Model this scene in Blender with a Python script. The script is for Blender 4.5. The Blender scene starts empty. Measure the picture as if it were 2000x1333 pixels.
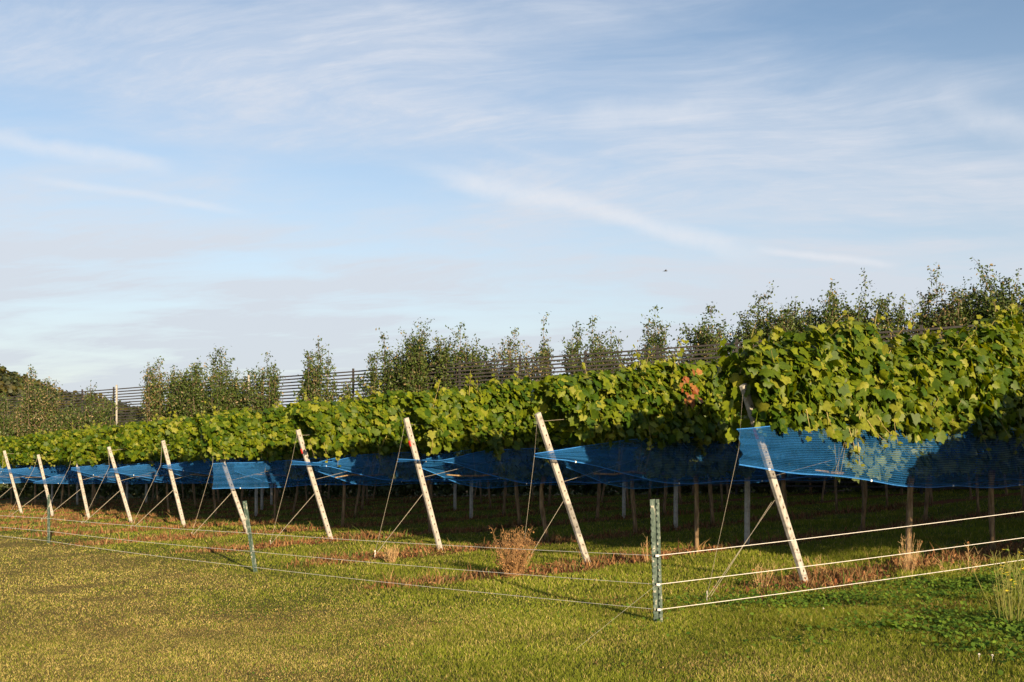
import bpy, math, random
import numpy as np
from mathutils import Vector

rng = np.random.default_rng(7)
random.seed(7)
R = math.radians
scene = bpy.context.scene
COL = scene.collection

# ------------------------------------------------------------------ camera
CAM_H = 1.596
cam_d = bpy.data.cameras.new("camera")
cam_d.lens = 35.0
cam_d.sensor_width = 36.0
cam_d.shift_y = 0.0968
cam_d.clip_end = 3000
cam = bpy.data.objects.new("camera", cam_d)
cam.location = (0, 0, CAM_H)
cam.rotation_euler = (R(90), 0, 0)
COL.objects.link(cam)
scene.camera = cam

# ------------------------------------------------------------------ sun + sky
SUN_EL = R(14.5)
SUN_AZ = (0.4035, -0.915)          # horizontal direction towards the sun
sd = Vector((SUN_AZ[0] * math.cos(SUN_EL), SUN_AZ[1] * math.cos(SUN_EL), math.sin(SUN_EL))).normalized()
sun_d = bpy.data.lights.new("sun", "SUN")
sun_d.energy = 4.7
sun_d.angle = R(0.55)
sun_d.color = (1.0, 0.77, 0.47)
sun = bpy.data.objects.new("sun", sun_d)
sun.rotation_euler = sd.to_track_quat("Z", "Y").to_euler()
sun.location = (8, -20, 12)
COL.objects.link(sun)

world = bpy.data.worlds.new("World")
scene.world = world
world.use_nodes = True


class NT:
    def __init__(s, tree):
        s.t = tree
        s.n = tree.nodes
        s.l = tree.links

    def node(s, typ, **kw):
        nd = s.n.new(typ)
        for k, v in kw.items():
            setattr(nd, k, v)
        return nd

    def put(s, sock, v):
        if hasattr(v, "is_output"):
            s.l.new(v, sock)
        elif v is not None:
            if hasattr(sock, "default_value") and hasattr(sock.default_value, "__len__") and not hasattr(v, "__len__"):
                v = (v, v, v)
            sock.default_value = v

    def math(s, op, a, b=None, c=None, clamp=False):
        nd = s.node("ShaderNodeMath", operation=op)
        nd.use_clamp = clamp
        s.put(nd.inputs[0], a)
        s.put(nd.inputs[1], b)
        s.put(nd.inputs[2], c)
        return nd.outputs[0]

    def vmath(s, op, a, b=None, out=0):
        nd = s.node("ShaderNodeVectorMath", operation=op)
        s.put(nd.inputs[0], a)
        s.put(nd.inputs[1], b)
        return nd.outputs[out]

    def noise(s, vec, scale, detail=4, rough=0.5, dist=0.0, out="Fac"):
        nd = s.node("ShaderNodeTexNoise")
        s.put(nd.inputs["Vector"], vec)
        nd.inputs["Scale"].default_value = scale
        nd.inputs["Detail"].default_value = detail
        nd.inputs["Roughness"].default_value = rough
        nd.inputs["Distortion"].default_value = dist
        return nd.outputs[out]

    def ramp(s, fac, stops):
        nd = s.node("ShaderNodeValToRGB")
        el = nd.color_ramp.elements
        while len(el) > 1:
            el.remove(el[-1])
        el[0].position = stops[0][0]
        el[0].color = tuple(stops[0][1]) + (1,) if len(stops[0][1]) == 3 else stops[0][1]
        for p, c in stops[1:]:
            e = el.new(p)
            e.color = tuple(c) + (1,) if len(c) == 3 else c
        s.l.new(fac, nd.inputs[0])
        return nd.outputs[0]

    def smooth(s, v, a, b):
        nd = s.node("ShaderNodeMapRange", interpolation_type="SMOOTHSTEP")
        s.put(nd.inputs[0], v)
        nd.inputs[1].default_value = a
        nd.inputs[2].default_value = b
        return nd.outputs[0]

    def mixc(s, f, a, b, blend="MIX"):
        nd = s.node("ShaderNodeMix", data_type="RGBA", blend_type=blend)
        s.put(nd.inputs[0], f)
        for sock, v in ((nd.inputs[6], a), (nd.inputs[7], b)):
            if isinstance(v, tuple) and len(v) == 3:
                v = v + (1,)
            s.put(sock, v)
        return nd.outputs[2]


def px2dir(px, py):
    """direction of the sky seen at that place from the meadow"""
    return Vector(((px - 1000) / 1944, 1.0, (860 - py) / 1944)).normalized()


def build_world():
    w = NT(world.node_tree)
    for n in list(w.n):
        w.n.remove(n)
    out = w.node("ShaderNodeOutputWorld")
    bg = w.node("ShaderNodeBackground")
    bg.inputs[1].default_value = 0.057
    w.l.new(bg.outputs[0], out.inputs[0])
    sky = w.node("ShaderNodeTexSky", sky_type="NISHITA")
    sky.sun_disc = False
    sky.sun_elevation = SUN_EL
    sky.sun_rotation = math.atan2(SUN_AZ[0], SUN_AZ[1])
    sky.altitude = 0
    sky.air_density = 1.0
    sky.dust_density = 0.6
    sky.ozone_density = 1.6
    tc = w.node("ShaderNodeTexCoord")
    d = w.vmath("NORMALIZE", tc.outputs["Generated"])
    sep = w.node("ShaderNodeSeparateXYZ")
    w.l.new(d, sep.inputs[0])
    x, y, z = sep.outputs
    zc = w.math("ADD", w.math("MAXIMUM", z, 0.0), 0.16)
    comb = w.node("ShaderNodeCombineXYZ")
    w.l.new(w.math("DIVIDE", x, zc), comb.inputs[0])
    w.l.new(w.math("DIVIDE", y, zc), comb.inputs[1])
    P = comb.outputs[0]
    # streaked cirrus : rotate + stretch the cloud deck
    mp = w.node("ShaderNodeMapping")
    w.l.new(P, mp.inputs[0])
    mp.inputs["Rotation"].default_value = (0, 0, R(38))
    mp.inputs["Scale"].default_value = (0.75, 1.5, 1)
    mp.inputs["Location"].default_value = (3.1, 0.7, 0)
    warp = w.noise(mp.outputs[0], 1.1, 3, 0.5, out="Color")
    pw = w.vmath("ADD", mp.outputs[0], w.vmath("MULTIPLY", w.vmath("SUBTRACT", warp, (0.5, 0.5, 0.5)), (0.55, 0.55, 0)))
    n1 = w.noise(pw, 1.15, 10, 0.58)
    mp2 = w.node("ShaderNodeMapping")
    w.l.new(pw, mp2.inputs[0])
    mp2.inputs["Rotation"].default_value = (0, 0, R(-8))
    mp2.inputs["Scale"].default_value = (1.3, 3.4, 1)
    n2 = w.noise(mp2.outputs[0], 2.3, 10, 0.68)
    broad = w.smooth(n1, 0.34, 0.66)
    n3 = w.noise(mp2.outputs[0], 7.5, 8, 0.66)
    n2 = w.math("ADD", w.math("MULTIPLY", n2, 0.68), w.math("MULTIPLY", n3, 0.32))
    fib = w.smooth(n2, 0.38, 0.68)
    cl = w.math("MULTIPLY", broad, w.math("ADD", 0.64, w.math("MULTIPLY", fib, 0.58)))
    # persistent old contrails
    trail = None
    for a, b, wd, amp in (((820, 328), (1480, 495), 0.010, 0.50), ((1480, 487), (1745, 520), 0.0035, 0.45),
                          ((-40, 262), (330, 330), 0.008, 0.42), ((1120, 240), (1420, 215), 0.012, 0.30),
                          ((1840, 180), (2050, 290), 0.012, 0.25), ((60, 350), (480, 412), 0.004, 0.30)):
        A, B = px2dir(*a), px2dir(*b)
        nrm = A.cross(B).normalized()
        mid = (A + B).normalized()
        half = A.angle(B) / 2
        wob = w.math("MULTIPLY", w.math("SUBTRACT", w.noise(d, 9, 5, 0.6), 0.5), wd * 3.4)
        dist = w.math("ABSOLUTE", w.math("ADD", w.vmath("DOT_PRODUCT", d, tuple(nrm), out=1), wob))
        band = w.math("SUBTRACT", 1.0, w.smooth(dist, 0.0, wd * 1.6))
        along = w.smooth(w.vmath("DOT_PRODUCT", d, tuple(mid), out=1), math.cos(half * 1.15), math.cos(half * 0.55))
        br = w.math("ADD", 0.35, w.math("MULTIPLY", w.noise(d, 34, 5, 0.7), 1.1))
        st = w.math("MULTIPLY", w.math("MULTIPLY", band, along), w.math("MULTIPLY", br, amp))
        trail = w.math("ADD", trail, st) if trail is not None else st
    # veil thickens towards the horizon
    veil = w.math("SUBTRACT", 1.0, w.smooth(z, 0.0, 0.40))
    cl = w.math("ADD", w.math("MULTIPLY", cl, 0.74), w.math("MULTIPLY", veil, 0.72))
    cl = w.math("MINIMUM", w.math("MAXIMUM", cl, 0.0), 0.94)
    cl = w.math("MULTIPLY", cl, w.math("ADD", 0.35, w.math("MULTIPLY", w.smooth(y, -0.45, 0.35), 0.65)))  # cloud cover thinned behind the camera to lower the sky fill
    low = w.math("SUBTRACT", 1.0, w.smooth(z, 0.0, 0.35))
    cloudcol = w.mixc(low, (4.7, 5.0, 5.6), (4.3, 4.65, 5.1))
    skyc = w.mixc(1.0, sky.outputs[0], (1.14, 1.09, 1.08), "MULTIPLY")
    fin = w.mixc(cl, skyc, cloudcol)
    fin = w.mixc(w.math("MULTIPLY", trail, 1.25, clamp=True), fin, (5.5, 5.6, 5.9))
    w.l.new(fin, bg.inputs[0])


build_world()
scene.view_settings.view_transform = "Standard"
scene.view_settings.look = "None"
scene.view_settings.exposure = 1.40
scene.view_settings.gamma = 1.0
scene.cycles.max_bounces = 8
scene.cycles.transparent_max_bounces = 24
scene.cycles.use_denoising = True
scene.cycles.sample_clamp_indirect = 6

# ------------------------------------------------------------------ site frame
EU = np.array([0.7523, 0.6587])      # along the rows, away from the headland
EV = np.array([-0.6587, 0.7523])     # along the headland
P0 = np.array([3.254, 11.0])
SP = 3.363


def vnoise(x, y, s=1.0, seed=0):
    """cheap smooth value noise"""
    x = np.asarray(x, float) / s
    y = np.asarray(y, float) / s
    xi = np.floor(x)
    yi = np.floor(y)
    fx = x - xi
    fy = y - yi
    fx = fx * fx * (3 - 2 * fx)
    fy = fy * fy * (3 - 2 * fy)

    def h(a, b):
        v = np.sin(a * 127.1 + b * 311.7 + seed * 74.7) * 43758.5453
        return v - np.floor(v)
    return (h(xi, yi) * (1 - fx) + h(xi + 1, yi) * fx) * (1 - fy) + (h(xi, yi + 1) * (1 - fx) + h(xi + 1, yi + 1) * fx) * fy


def uv_of(x, y):
    dx = np.asarray(x, float) - P0[0]
    dy = np.asarray(y, float) - P0[1]
    return dx * EU[0] + dy * EU[1], dx * EV[0] + dy * EV[1]


def ground_z(x, y):
    u, v = uv_of(x, y)
    vv = np.clip(v, -60, 60)
    g = -0.0294 * vv - 0.035 * np.minimum(0, np.maximum(vv, -6) + 0.8) * np.clip((u + 3.5) / 3, 0, 1)
    g = g + 0.0007 * np.clip(u - 6, 0, 60) ** 2 * np.clip((30 - v) / 30, 0, 1)
    g = g + 0.03 * (vnoise(x, y, 2.3, 3) - 0.5) + 0.018 * (vnoise(x, y, 0.55, 5) - 0.5)
    return g


def W(u, v, h=0.0, base=True):
    p = P0 + u * EU + v * EV
    return Vector((p[0], p[1], (float(ground_z(p[0], p[1])) if base else 0.0) + h))


# ------------------------------------------------------------------ object helpers
def new_mesh(name, verts, faces, mat, parent=None, smooth=False, colors=None, uvs=None, edges=()):
    me = bpy.data.meshes.new(name)
    verts = np.asarray(verts, np.float32)
    if isinstance(faces, np.ndarray):
        n, k = faces.shape
        me.vertices.add(len(verts))
        me.vertices.foreach_set("co", verts.ravel())
        me.loops.add(n * k)
        me.loops.foreach_set("vertex_index", faces.astype(np.int32).ravel())
        me.polygons.add(n)
        me.polygons.foreach_set("loop_start", np.arange(0, n * k, k, dtype=np.int32))
        me.polygons.foreach_set("loop_total", np.full(n, k, np.int32))
        me.update(calc_edges=True)
    else:
        me.from_pydata([tuple(map(float, v)) for v in verts], [], faces)
    if colors is not None:
        a = me.color_attributes.new("col", "FLOAT_COLOR", "POINT")
        c = np.ones((len(verts), 4), np.float32)
        c[:, :3] = colors
        a.data.foreach_set("color", c.ravel())
    if uvs is not None:
        l = me.uv_layers.new(name="uv")
        idx = np.zeros(len(me.loops), np.int32)
        me.loops.foreach_get("vertex_index", idx)
        l.data.foreach_set("uv", np.asarray(uvs, np.float32)[idx].ravel())
    if smooth:
        me.polygons.foreach_set("use_smooth", np.ones(len(me.polygons), bool))
    if mat:
        me.materials.append(mat)
    o = bpy.data.objects.new(name, me)
    COL.objects.link(o)
    if parent:
        o.parent = parent
    return o


def empty(name, loc, label, cat, group=None, kind=None, rotz=0.0):
    o = bpy.data.objects.new(name, None)
    o.empty_display_size = 0.2
    o.location = loc
    o.rotation_euler = (0, 0, rotz)
    COL.objects.link(o)
    return tag(o, label, cat, group, kind)


def tag(o, label=None, cat=None, group=None, kind=None):
    if label:
        o["label"] = label
    if cat:
        o["category"] = cat
    if group:
        o["group"] = group
    if kind:
        o["kind"] = kind
    return o


class MB:
    def __init__(s):
        s.v = []
        s.f = []

    def box(s, c, size, axes=None):
        c = Vector(c)
        ax = axes or (Vector((1, 0, 0)), Vector((0, 1, 0)), Vector((0, 0, 1)))
        b = len(s.v)
        for k in (-1, 1):
            for j in (-1, 1):
                for i in (-1, 1):
                    s.v.append(tuple(c + ax[0] * (i * size[0] / 2) + ax[1] * (j * size[1] / 2) + ax[2] * (k * size[2] / 2)))
        for q in ((0, 2, 3, 1), (4, 5, 7, 6), (0, 1, 5, 4), (2, 6, 7, 3), (0, 4, 6, 2), (1, 3, 7, 5)):
            s.f.append(tuple(b + i for i in q))
        return s

    def tube(s, pts, rad, n=6, cap=True):
        pts = [Vector(p) for p in pts]
        if not hasattr(rad, "__len__"):
            rad = [rad] * len(pts)
        b = len(s.v)
        for i, p in enumerate(pts):
            t = (pts[min(i + 1, len(pts) - 1)] - pts[max(i - 1, 0)]).normalized()
            a = Vector((0, 0, 1)) if abs(t.z) < 0.9 else Vector((1, 0, 0))
            e1 = t.cross(a).normalized()
            e2 = t.cross(e1)
            for k in range(n):
                an = 2 * math.pi * k / n
                s.v.append(tuple(p + (e1 * math.cos(an) + e2 * math.sin(an)) * rad[i]))
        for i in range(len(pts) - 1):
            for k in range(n):
                s.f.append((b + i * n + k, b + i * n + (k + 1) % n, b + (i + 1) * n + (k + 1) % n, b + (i + 1) * n + k))
        if cap:
            s.f.append(tuple(b + k for k in range(n))[::-1])
            s.f.append(tuple(b + (len(pts) - 1) * n + k for k in range(n)))
        return s

    def prism(s, prof, p0, p1, e1, e2):
        """prof: 2-D polygon swept from p0 to p1"""
        b = len(s.v)
        n = len(prof)
        for p in (p0, p1):
            for (a, c) in prof:
                s.v.append(tuple(Vector(p) + e1 * a + e2 * c))
        for k in range(n):
            s.f.append((b + k, b + (k + 1) % n, b + n + (k + 1) % n, b + n + k))
        s.f.append(tuple(b + k for k in range(n))[::-1])
        s.f.append(tuple(b + n + k for k in range(n)))
        return s

    def build(s, name, mat, parent=None, smooth=False):
        return new_mesh(name, s.v, s.f, mat, parent, smooth)


# ------------------------------------------------------------------ materials
def mat_new(name):
    m = bpy.data.materials.new(name)
    m.use_nodes = True
    t = NT(m.node_tree)
    for n in list(t.n):
        t.n.remove(n)
    out = t.node("ShaderNodeOutputMaterial")
    return m, t, out


def principled(t, out, base, rough=0.8, spec=0.3, bump=None, bump_s=0.3, bump_d=0.01, metallic=0.0):
    p = t.node("ShaderNodeBsdfPrincipled")
    if isinstance(base, tuple) and len(base) == 3:
        base = base + (1,)
    t.put(p.inputs["Base Color"], base)
    t.put(p.inputs["Roughness"], rough)
    p.inputs["Specular IOR Level"].default_value = spec
    p.inputs["Metallic"].default_value = metallic
    if bump is not None:
        b = t.node("ShaderNodeBump")
        b.inputs["Strength"].default_value = bump_s
        b.inputs["Distance"].default_value = bump_d
        t.l.new(bump, b.inputs["Height"])
        t.l.new(b.outputs[0], p.inputs["Normal"])
    t.l.new(p.outputs[0], out.inputs[0])
    return p


def leaf_mat(name, trans=0.4, rough=0.45, spec=0.35, tcol=(1.5, 1.5, 0.45), nscale=30):
    m, t, out = mat_new(name)
    at = t.node("ShaderNodeAttribute", attribute_name="col")
    tc = t.node("ShaderNodeTexCoord")
    n = t.noise(tc.outputs["Object"], nscale, 3, 0.6)
    c = t.mixc(1.0, at.outputs["Color"], t.ramp(n, [(0.3, (0.56, 0.56, 0.56)), (0.7, (0.90, 0.90, 0.90))]), "MULTIPLY")
    p = t.node("ShaderNodeBsdfPrincipled")
    t.l.new(c, p.inputs["Base Color"])
    p.inputs["Roughness"].default_value = rough
    p.inputs["Specular IOR Level"].default_value = spec
    tr = t.node("ShaderNodeBsdfTranslucent")
    t.l.new(t.mixc(1.0, c, tcol, "MULTIPLY"), tr.inputs[0])
    mx = t.node("ShaderNodeMixShader")
    mx.inputs[0].default_value = trans
    t.l.new(p.outputs[0], mx.inputs[1])
    t.l.new(tr.outputs[0], mx.inputs[2])
    t.l.new(mx.outputs[0], out.inputs[0])
    return m


M = {}
M["vine_leaf"] = leaf_mat("vine_leaf_surface", 0.34, 0.5, 0.22, (1.5, 1.45, 0.3))
M["tree_leaf"] = leaf_mat("tree_leaf_surface", 0.22, 0.5, 0.3, (1.3, 1.3, 0.5))
M["grass"] = leaf_mat("grass_surface", 0.3, 0.7, 0.08, (1.3, 1.25, 0.45), 8)
M["dry"] = leaf_mat("dry_weed_surface", 0.2, 0.8, 0.15, (1.2, 1.0, 0.7), 20)


def mk(name, stops, scale, rough=0.8, spec=0.3, bs=0.4, bd=0.005, detail=6, stretch=(1, 1, 1), metallic=0.0):
    m, t, out = mat_new(name)
    tc = t.node("ShaderNodeTexCoord")
    mp = t.node("ShaderNodeMapping")
    mp.inputs["Scale"].default_value = stretch
    t.l.new(tc.outputs["Object"], mp.inputs[0])
    n = t.noise(mp.outputs[0], scale, detail, 0.62)
    principled(t, out, t.ramp(n, stops), rough, spec, n, bs, bd, metallic)
    return m


M["concrete"] = mk("pale_concrete", [(0.30, (0.13, 0.12, 0.10)), (0.42, (0.25, 0.235, 0.22)), (0.6, (0.34, 0.325, 0.315)), (0.8, (0.40, 0.385, 0.375))], 16, 0.85, 0.2, 0.35, 0.004, 8)
M["concrete_old"] = mk("weathered_concrete", [(0.3, (0.22, 0.21, 0.19)), (0.7, (0.46, 0.45, 0.42))], 12, 0.9, 0.2)
M["hole"] = mk("hole_shadow_rust", [(0.3, (0.05, 0.035, 0.025)), (0.7, (0.10, 0.07, 0.05))], 30, 0.9, 0.1)
M["bark"] = mk("vine_bark", [(0.3, (0.07, 0.045, 0.028)), (0.5, (0.20, 0.14, 0.085)), (0.72, (0.34, 0.25, 0.15))], 22, 0.9, 0.1, 0.8, 0.02, 7, (1, 1, 0.18))
M["tree_bark"] = mk("tree_bark", [(0.3, (0.06, 0.045, 0.035)), (0.7, (0.17, 0.13, 0.1))], 10, 0.9, 0.1, 0.6, 0.02, 5, (1, 1, 0.3))
M["cane"] = mk("vine_cane", [(0.3, (0.16, 0.11, 0.04)), (0.7, (0.30, 0.26, 0.09))], 14, 0.6)
M["wire"] = mk("galvanised_wire", [(0.3, (0.24, 0.23, 0.21)), (0.7, (0.38, 0.37, 0.34))], 20, 0.45, 0.5)
M["rope"] = mk("white_fence_rope", [(0.3, (0.45, 0.44, 0.42)), (0.7, (0.62, 0.61, 0.6))], 60, 0.7, 0.3)
M["twine"] = mk("pale_twine", [(0.3, (0.18, 0.16, 0.13)), (0.7, (0.30, 0.27, 0.23))], 40, 0.8)
M["greenpost"] = mk("chipped_green_paint", [(0.38, (0.014, 0.034, 0.027)), (0.50, (0.032, 0.062, 0.052)), (0.57, (0.07, 0.10, 0.088)), (0.63, (0.27, 0.26, 0.22))], 26, 0.6, 0.4, 0.5, 0.003, 8, (1, 1, 0.45))
M["fencewood"] = mk("dark_slat_wood", [(0.3, (0.028, 0.026, 0.027)), (0.7, (0.055, 0.052, 0.054))], 3, 0.8, 0.2)
M["red"] = mk("red_plastic", [(0.3, (0.5, 0.02, 0.02)), (0.7, (0.6, 0.04, 0.03))], 20, 0.5)
M["white"] = mk("white_plastic", [(0.3, (0.7, 0.7, 0.68)), (0.7, (0.85, 0.85, 0.82))], 20, 0.5)
M["pipe"] = mk("rusty_pole", [(0.3, (0.16, 0.11, 0.08)), (0.7, (0.3, 0.24, 0.19))], 12, 0.7)
M["bird"] = mk("dark_feathers", [(0.3, (0.02, 0.02, 0.02)), (0.7, (0.05, 0.045, 0.04))], 12, 0.7)


def net_material():
    m, t, out = mat_new("blue_knitted_net")
    uv = t.node("ShaderNodeUVMap", uv_map="uv")
    sp = t.node("ShaderNodeSeparateXYZ")
    t.l.new(uv.outputs[0], sp.inputs[0])
    wob = t.math("MULTIPLY", t.noise(uv.outputs[0], 6, 3, 0.6), 0.012)
    vv = t.math("ADD", sp.outputs[1], wob)
    row = t.math("ABSOLUTE", t.math("SUBTRACT", t.math("FRACT", t.math("MULTIPLY", vv, 1 / 0.028)), 0.5))
    mp = t.node("ShaderNodeMapping")
    mp.inputs["Scale"].default_value = (1, 1, 1)
    zig = t.math("ABSOLUTE", t.math("SUBTRACT", t.math("FRACT", t.math("MULTIPLY", sp.outputs[0], 1 / 0.017)), 0.5))
    tape = t.smooth(row, 0.22, 0.30)                      # ribbon threads
    cross = t.smooth(zig, 0.34, 0.42)
    thr = t.math("MAXIMUM", tape, t.math("MULTIPLY", cross, 0.7))
    blot = t.smooth(t.noise(uv.outputs[0], 3.5, 4, 0.6), 0.3, 0.75)
    edge = t.node("ShaderNodeAttribute", attribute_name="col")     # gathered / hemmed cloth is denser
    es = t.node("ShaderNodeSeparateXYZ")
    t.l.new(edge.outputs["Vector"], es.inputs[0])
    a = t.math("ADD", t.math("MULTIPLY", thr, 0.50), t.math("ADD", 0.03, t.math("MULTIPLY", blot, 0.16)))
    a = t.math("ADD", a, t.math("MULTIPLY", es.outputs[0], 0.6), clamp=True)
    colr = t.mixc(t.noise(uv.outputs[0], 40, 3, 0.6), (0.007, 0.068, 0.21), (0.020, 0.145, 0.40))
    df = t.node("ShaderNodeBsdfPrincipled")
    t.l.new(colr, df.inputs["Base Color"])
    df.inputs["Roughness"].default_value = 0.55
    df.inputs["Specular IOR Level"].default_value = 0.25
    tl = t.node("ShaderNodeBsdfTranslucent")
    t.l.new(colr, tl.inputs[0])
    m1 = t.node("ShaderNodeMixShader")
    m1.inputs[0].default_value = 0.3
    t.l.new(df.outputs[0], m1.inputs[1])
    t.l.new(tl.outputs[0], m1.inputs[2])
    tp = t.node("ShaderNodeBsdfTransparent")
    m2 = t.node("ShaderNodeMixShader")
    t.l.new(a, m2.inputs[0])
    t.l.new(tp.outputs[0], m2.inputs[1])
    t.l.new(m1.outputs[0], m2.inputs[2])
    t.l.new(m2.outputs[0], out.inputs[0])
    return m


M["net"] = net_material()


def ground_material():
    m, t, out = mat_new("turf_soil")
    at = t.node("ShaderNodeAttribute", attribute_name="col")
    geo = t.node("ShaderNodeNewGeometry")
    n1 = t.noise(geo.outputs["Position"], 9, 8, 0.7)
    n2 = t.noise(geo.outputs["Position"], 60, 4, 0.7)
    c = t.mixc(1.0, at.outputs["Color"], t.ramp(n1, [(0.25, (0.55, 0.55, 0.55)), (0.75, (1.35, 1.3, 1.2))]), "MULTIPLY")
    c = t.mixc(1.0, c, t.ramp(n2, [(0.3, (0.6, 0.6, 0.6)), (0.7, (1.3, 1.3, 1.3))]), "MULTIPLY")
    principled(t, out, c, 0.95, 0.1, n2, 0.9, 0.03)
    return m


# ------------------------------------------------------------------ turf colour fields
def strip_mask(x, y):
    """1 on the bare weedy strips below the vine rows"""
    u, v = uv_of(x, y)
    k = np.round(v / SP)
    dv = np.abs(v - k * SP)
    wob = (vnoise(x, y, 0.9, 11) - 0.5) * 0.55 + (vnoise(x, y, 0.3, 12) - 0.5) * 0.3
    m = np.clip((0.46 + wob * 0.9 - dv) / 0.16, 0, 1)
    st = np.where(k < 0, 0.3, np.where(k == 0, -2.1, np.where(k < 4, -3.0, -3.6))) + (vnoise(v, v * 0 + k, 0.7, 13) - 0.5) * 1.6
    m = m * np.clip((u - st) / 0.9, 0, 1)
    br = vnoise(u, k * 7.3, 1.4, 14)
    m = m * np.where(u < 0, np.clip(br * 2.6 + 0.15, 0, 1), 1)
    return m


def dry_mask(x, y):
    """bleached straw patches of the mown headland"""
    u, v = uv_of(x, y)
    n = 0.5 * vnoise(x, y, 2.2, 21) + 0.3 * vnoise(x, y, 0.8, 22) + 0.2 * vnoise(x, y, 0.3, 23)
    left = np.clip((1.6 - np.asarray(x)) / 7.0, 0, 1) * 0.45
    out = np.clip((-u - 3.3 + 0.8 * (vnoise(x, y, 1.5, 25) - 0.5)) / 0.9, 0, 1)
    lane = 0.5 + 0.5 * np.sin(u * 2.9 + 0.8 * vnoise(x, y, 3, 24))
    return np.clip((n + left + 0.12 * lane - 0.54) * 2.2, 0, 1) * (0.12 + 0.88 * out)


# ------------------------------------------------------------------ ground
def build_ground():
    def sheet(xs, ys):
        X, Y = np.meshgrid(xs, ys)
        X = X.ravel()
        Y = Y.ravel()
        Z = ground_z(X, Y)
        far = np.clip((np.hypot(X, Y) - 90) / 100, 0, 1)
        Z = Z * (1 - far) + far * (-2.5)
        nx, ny = len(xs), len(ys)
        idx = np.arange(nx * ny).reshape(ny, nx)
        f = np.stack([idx[:-1, :-1].ravel(), idx[:-1, 1:].ravel(), idx[1:, 1:].ravel(), idx[1:, :-1].ravel()], 1)
        s = strip_mask(X, Y)[:, None]
        d = dry_mask(X, Y)[:, None]
        c = np.array([[0.05, 0.070, 0.010]]) * (1 - d) + np.array([[0.14, 0.115, 0.035]]) * d
        c = c * (1 - s) + np.array([[0.13, 0.048, 0.022]]) * s
        return np.stack([X, Y, Z], 1), f, c
    g = lambda a, b, n, p: np.sign(np.linspace(a, b, n)) * np.abs(np.linspace(a, b, n)) ** p
    near = np.arange(-22, 30, 0.16)
    xs = np.concatenate([-np.geomspace(900, 22.5, 26), near, np.geomspace(30.5, 900, 26)])
    ys = np.concatenate([-np.geomspace(300, 6, 14), np.arange(-5, 46, 0.16), np.geomspace(46.5, 1400, 30)])
    v, f, c = sheet(xs, ys)
    o = new_mesh("ground", v, f, ground_material(), smooth=True, colors=c)
    tag(o, "mown grassy ground with bare brown strips under the vine rows", "ground", kind="structure")


build_ground()


# ------------------------------------------------------------------ blades
def blades(name, x, y, hgt, wid, lean, col, mat, base_col=0.75, seg=2):
    n = len(x)
    z = ground_z(x, y) - 0.004
    az = rng.uniform(0, 2 * math.pi, n)
    la = rng.uniform(0, 2 * math.pi, n)
    side = np.stack([np.cos(az), np.sin(az), np.zeros(n)], 1) * (wid / 2)[:, None]
    ld = np.stack([np.cos(la), np.sin(la), np.zeros(n)], 1) * (hgt * lean)[:, None]
    b = np.stack([x, y, z], 1)
    up = np.zeros((n, 3))
    up[:, 2] = hgt
    if seg == 2:
        m = b + up * 0.55 + ld * 0.3
        tip = b + up * 0.96 + ld
        V = np.stack([b - side, b + side, m + side * 0.75, m - side * 0.75, tip], 1).reshape(-1, 3)
        o = np.arange(n)[:, None] * 5
        F = np.concatenate([o + np.array([[0, 1, 2]]), o + np.array([[0, 2, 3]]), o + np.array([[3, 2, 4]])], 0)
        k = 5
    else:
        tip = b + up + ld
        V = np.stack([b - side, b + side, tip], 1).reshape(-1, 3)
        o = np.arange(n)[:, None] * 3
        F = o + np.array([[0, 1, 2]])
        k = 3
    C = np.repeat(col, k, axis=0)
    return new_mesh(name, V, F, mat, colors=C)


def polar(n, r0, r1, power, amin=R(52), amax=R(128)):
    """places on the meadow, denser near the viewer"""
    t = rng.uniform(0, 1, n)
    e = 2 - power
    r = (r0 ** e + t * (r1 ** e - r0 ** e)) ** (1 / e)
    a = rng.uniform(amin, amax, n)
    return r * np.cos(a), r * np.sin(a), r


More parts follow.
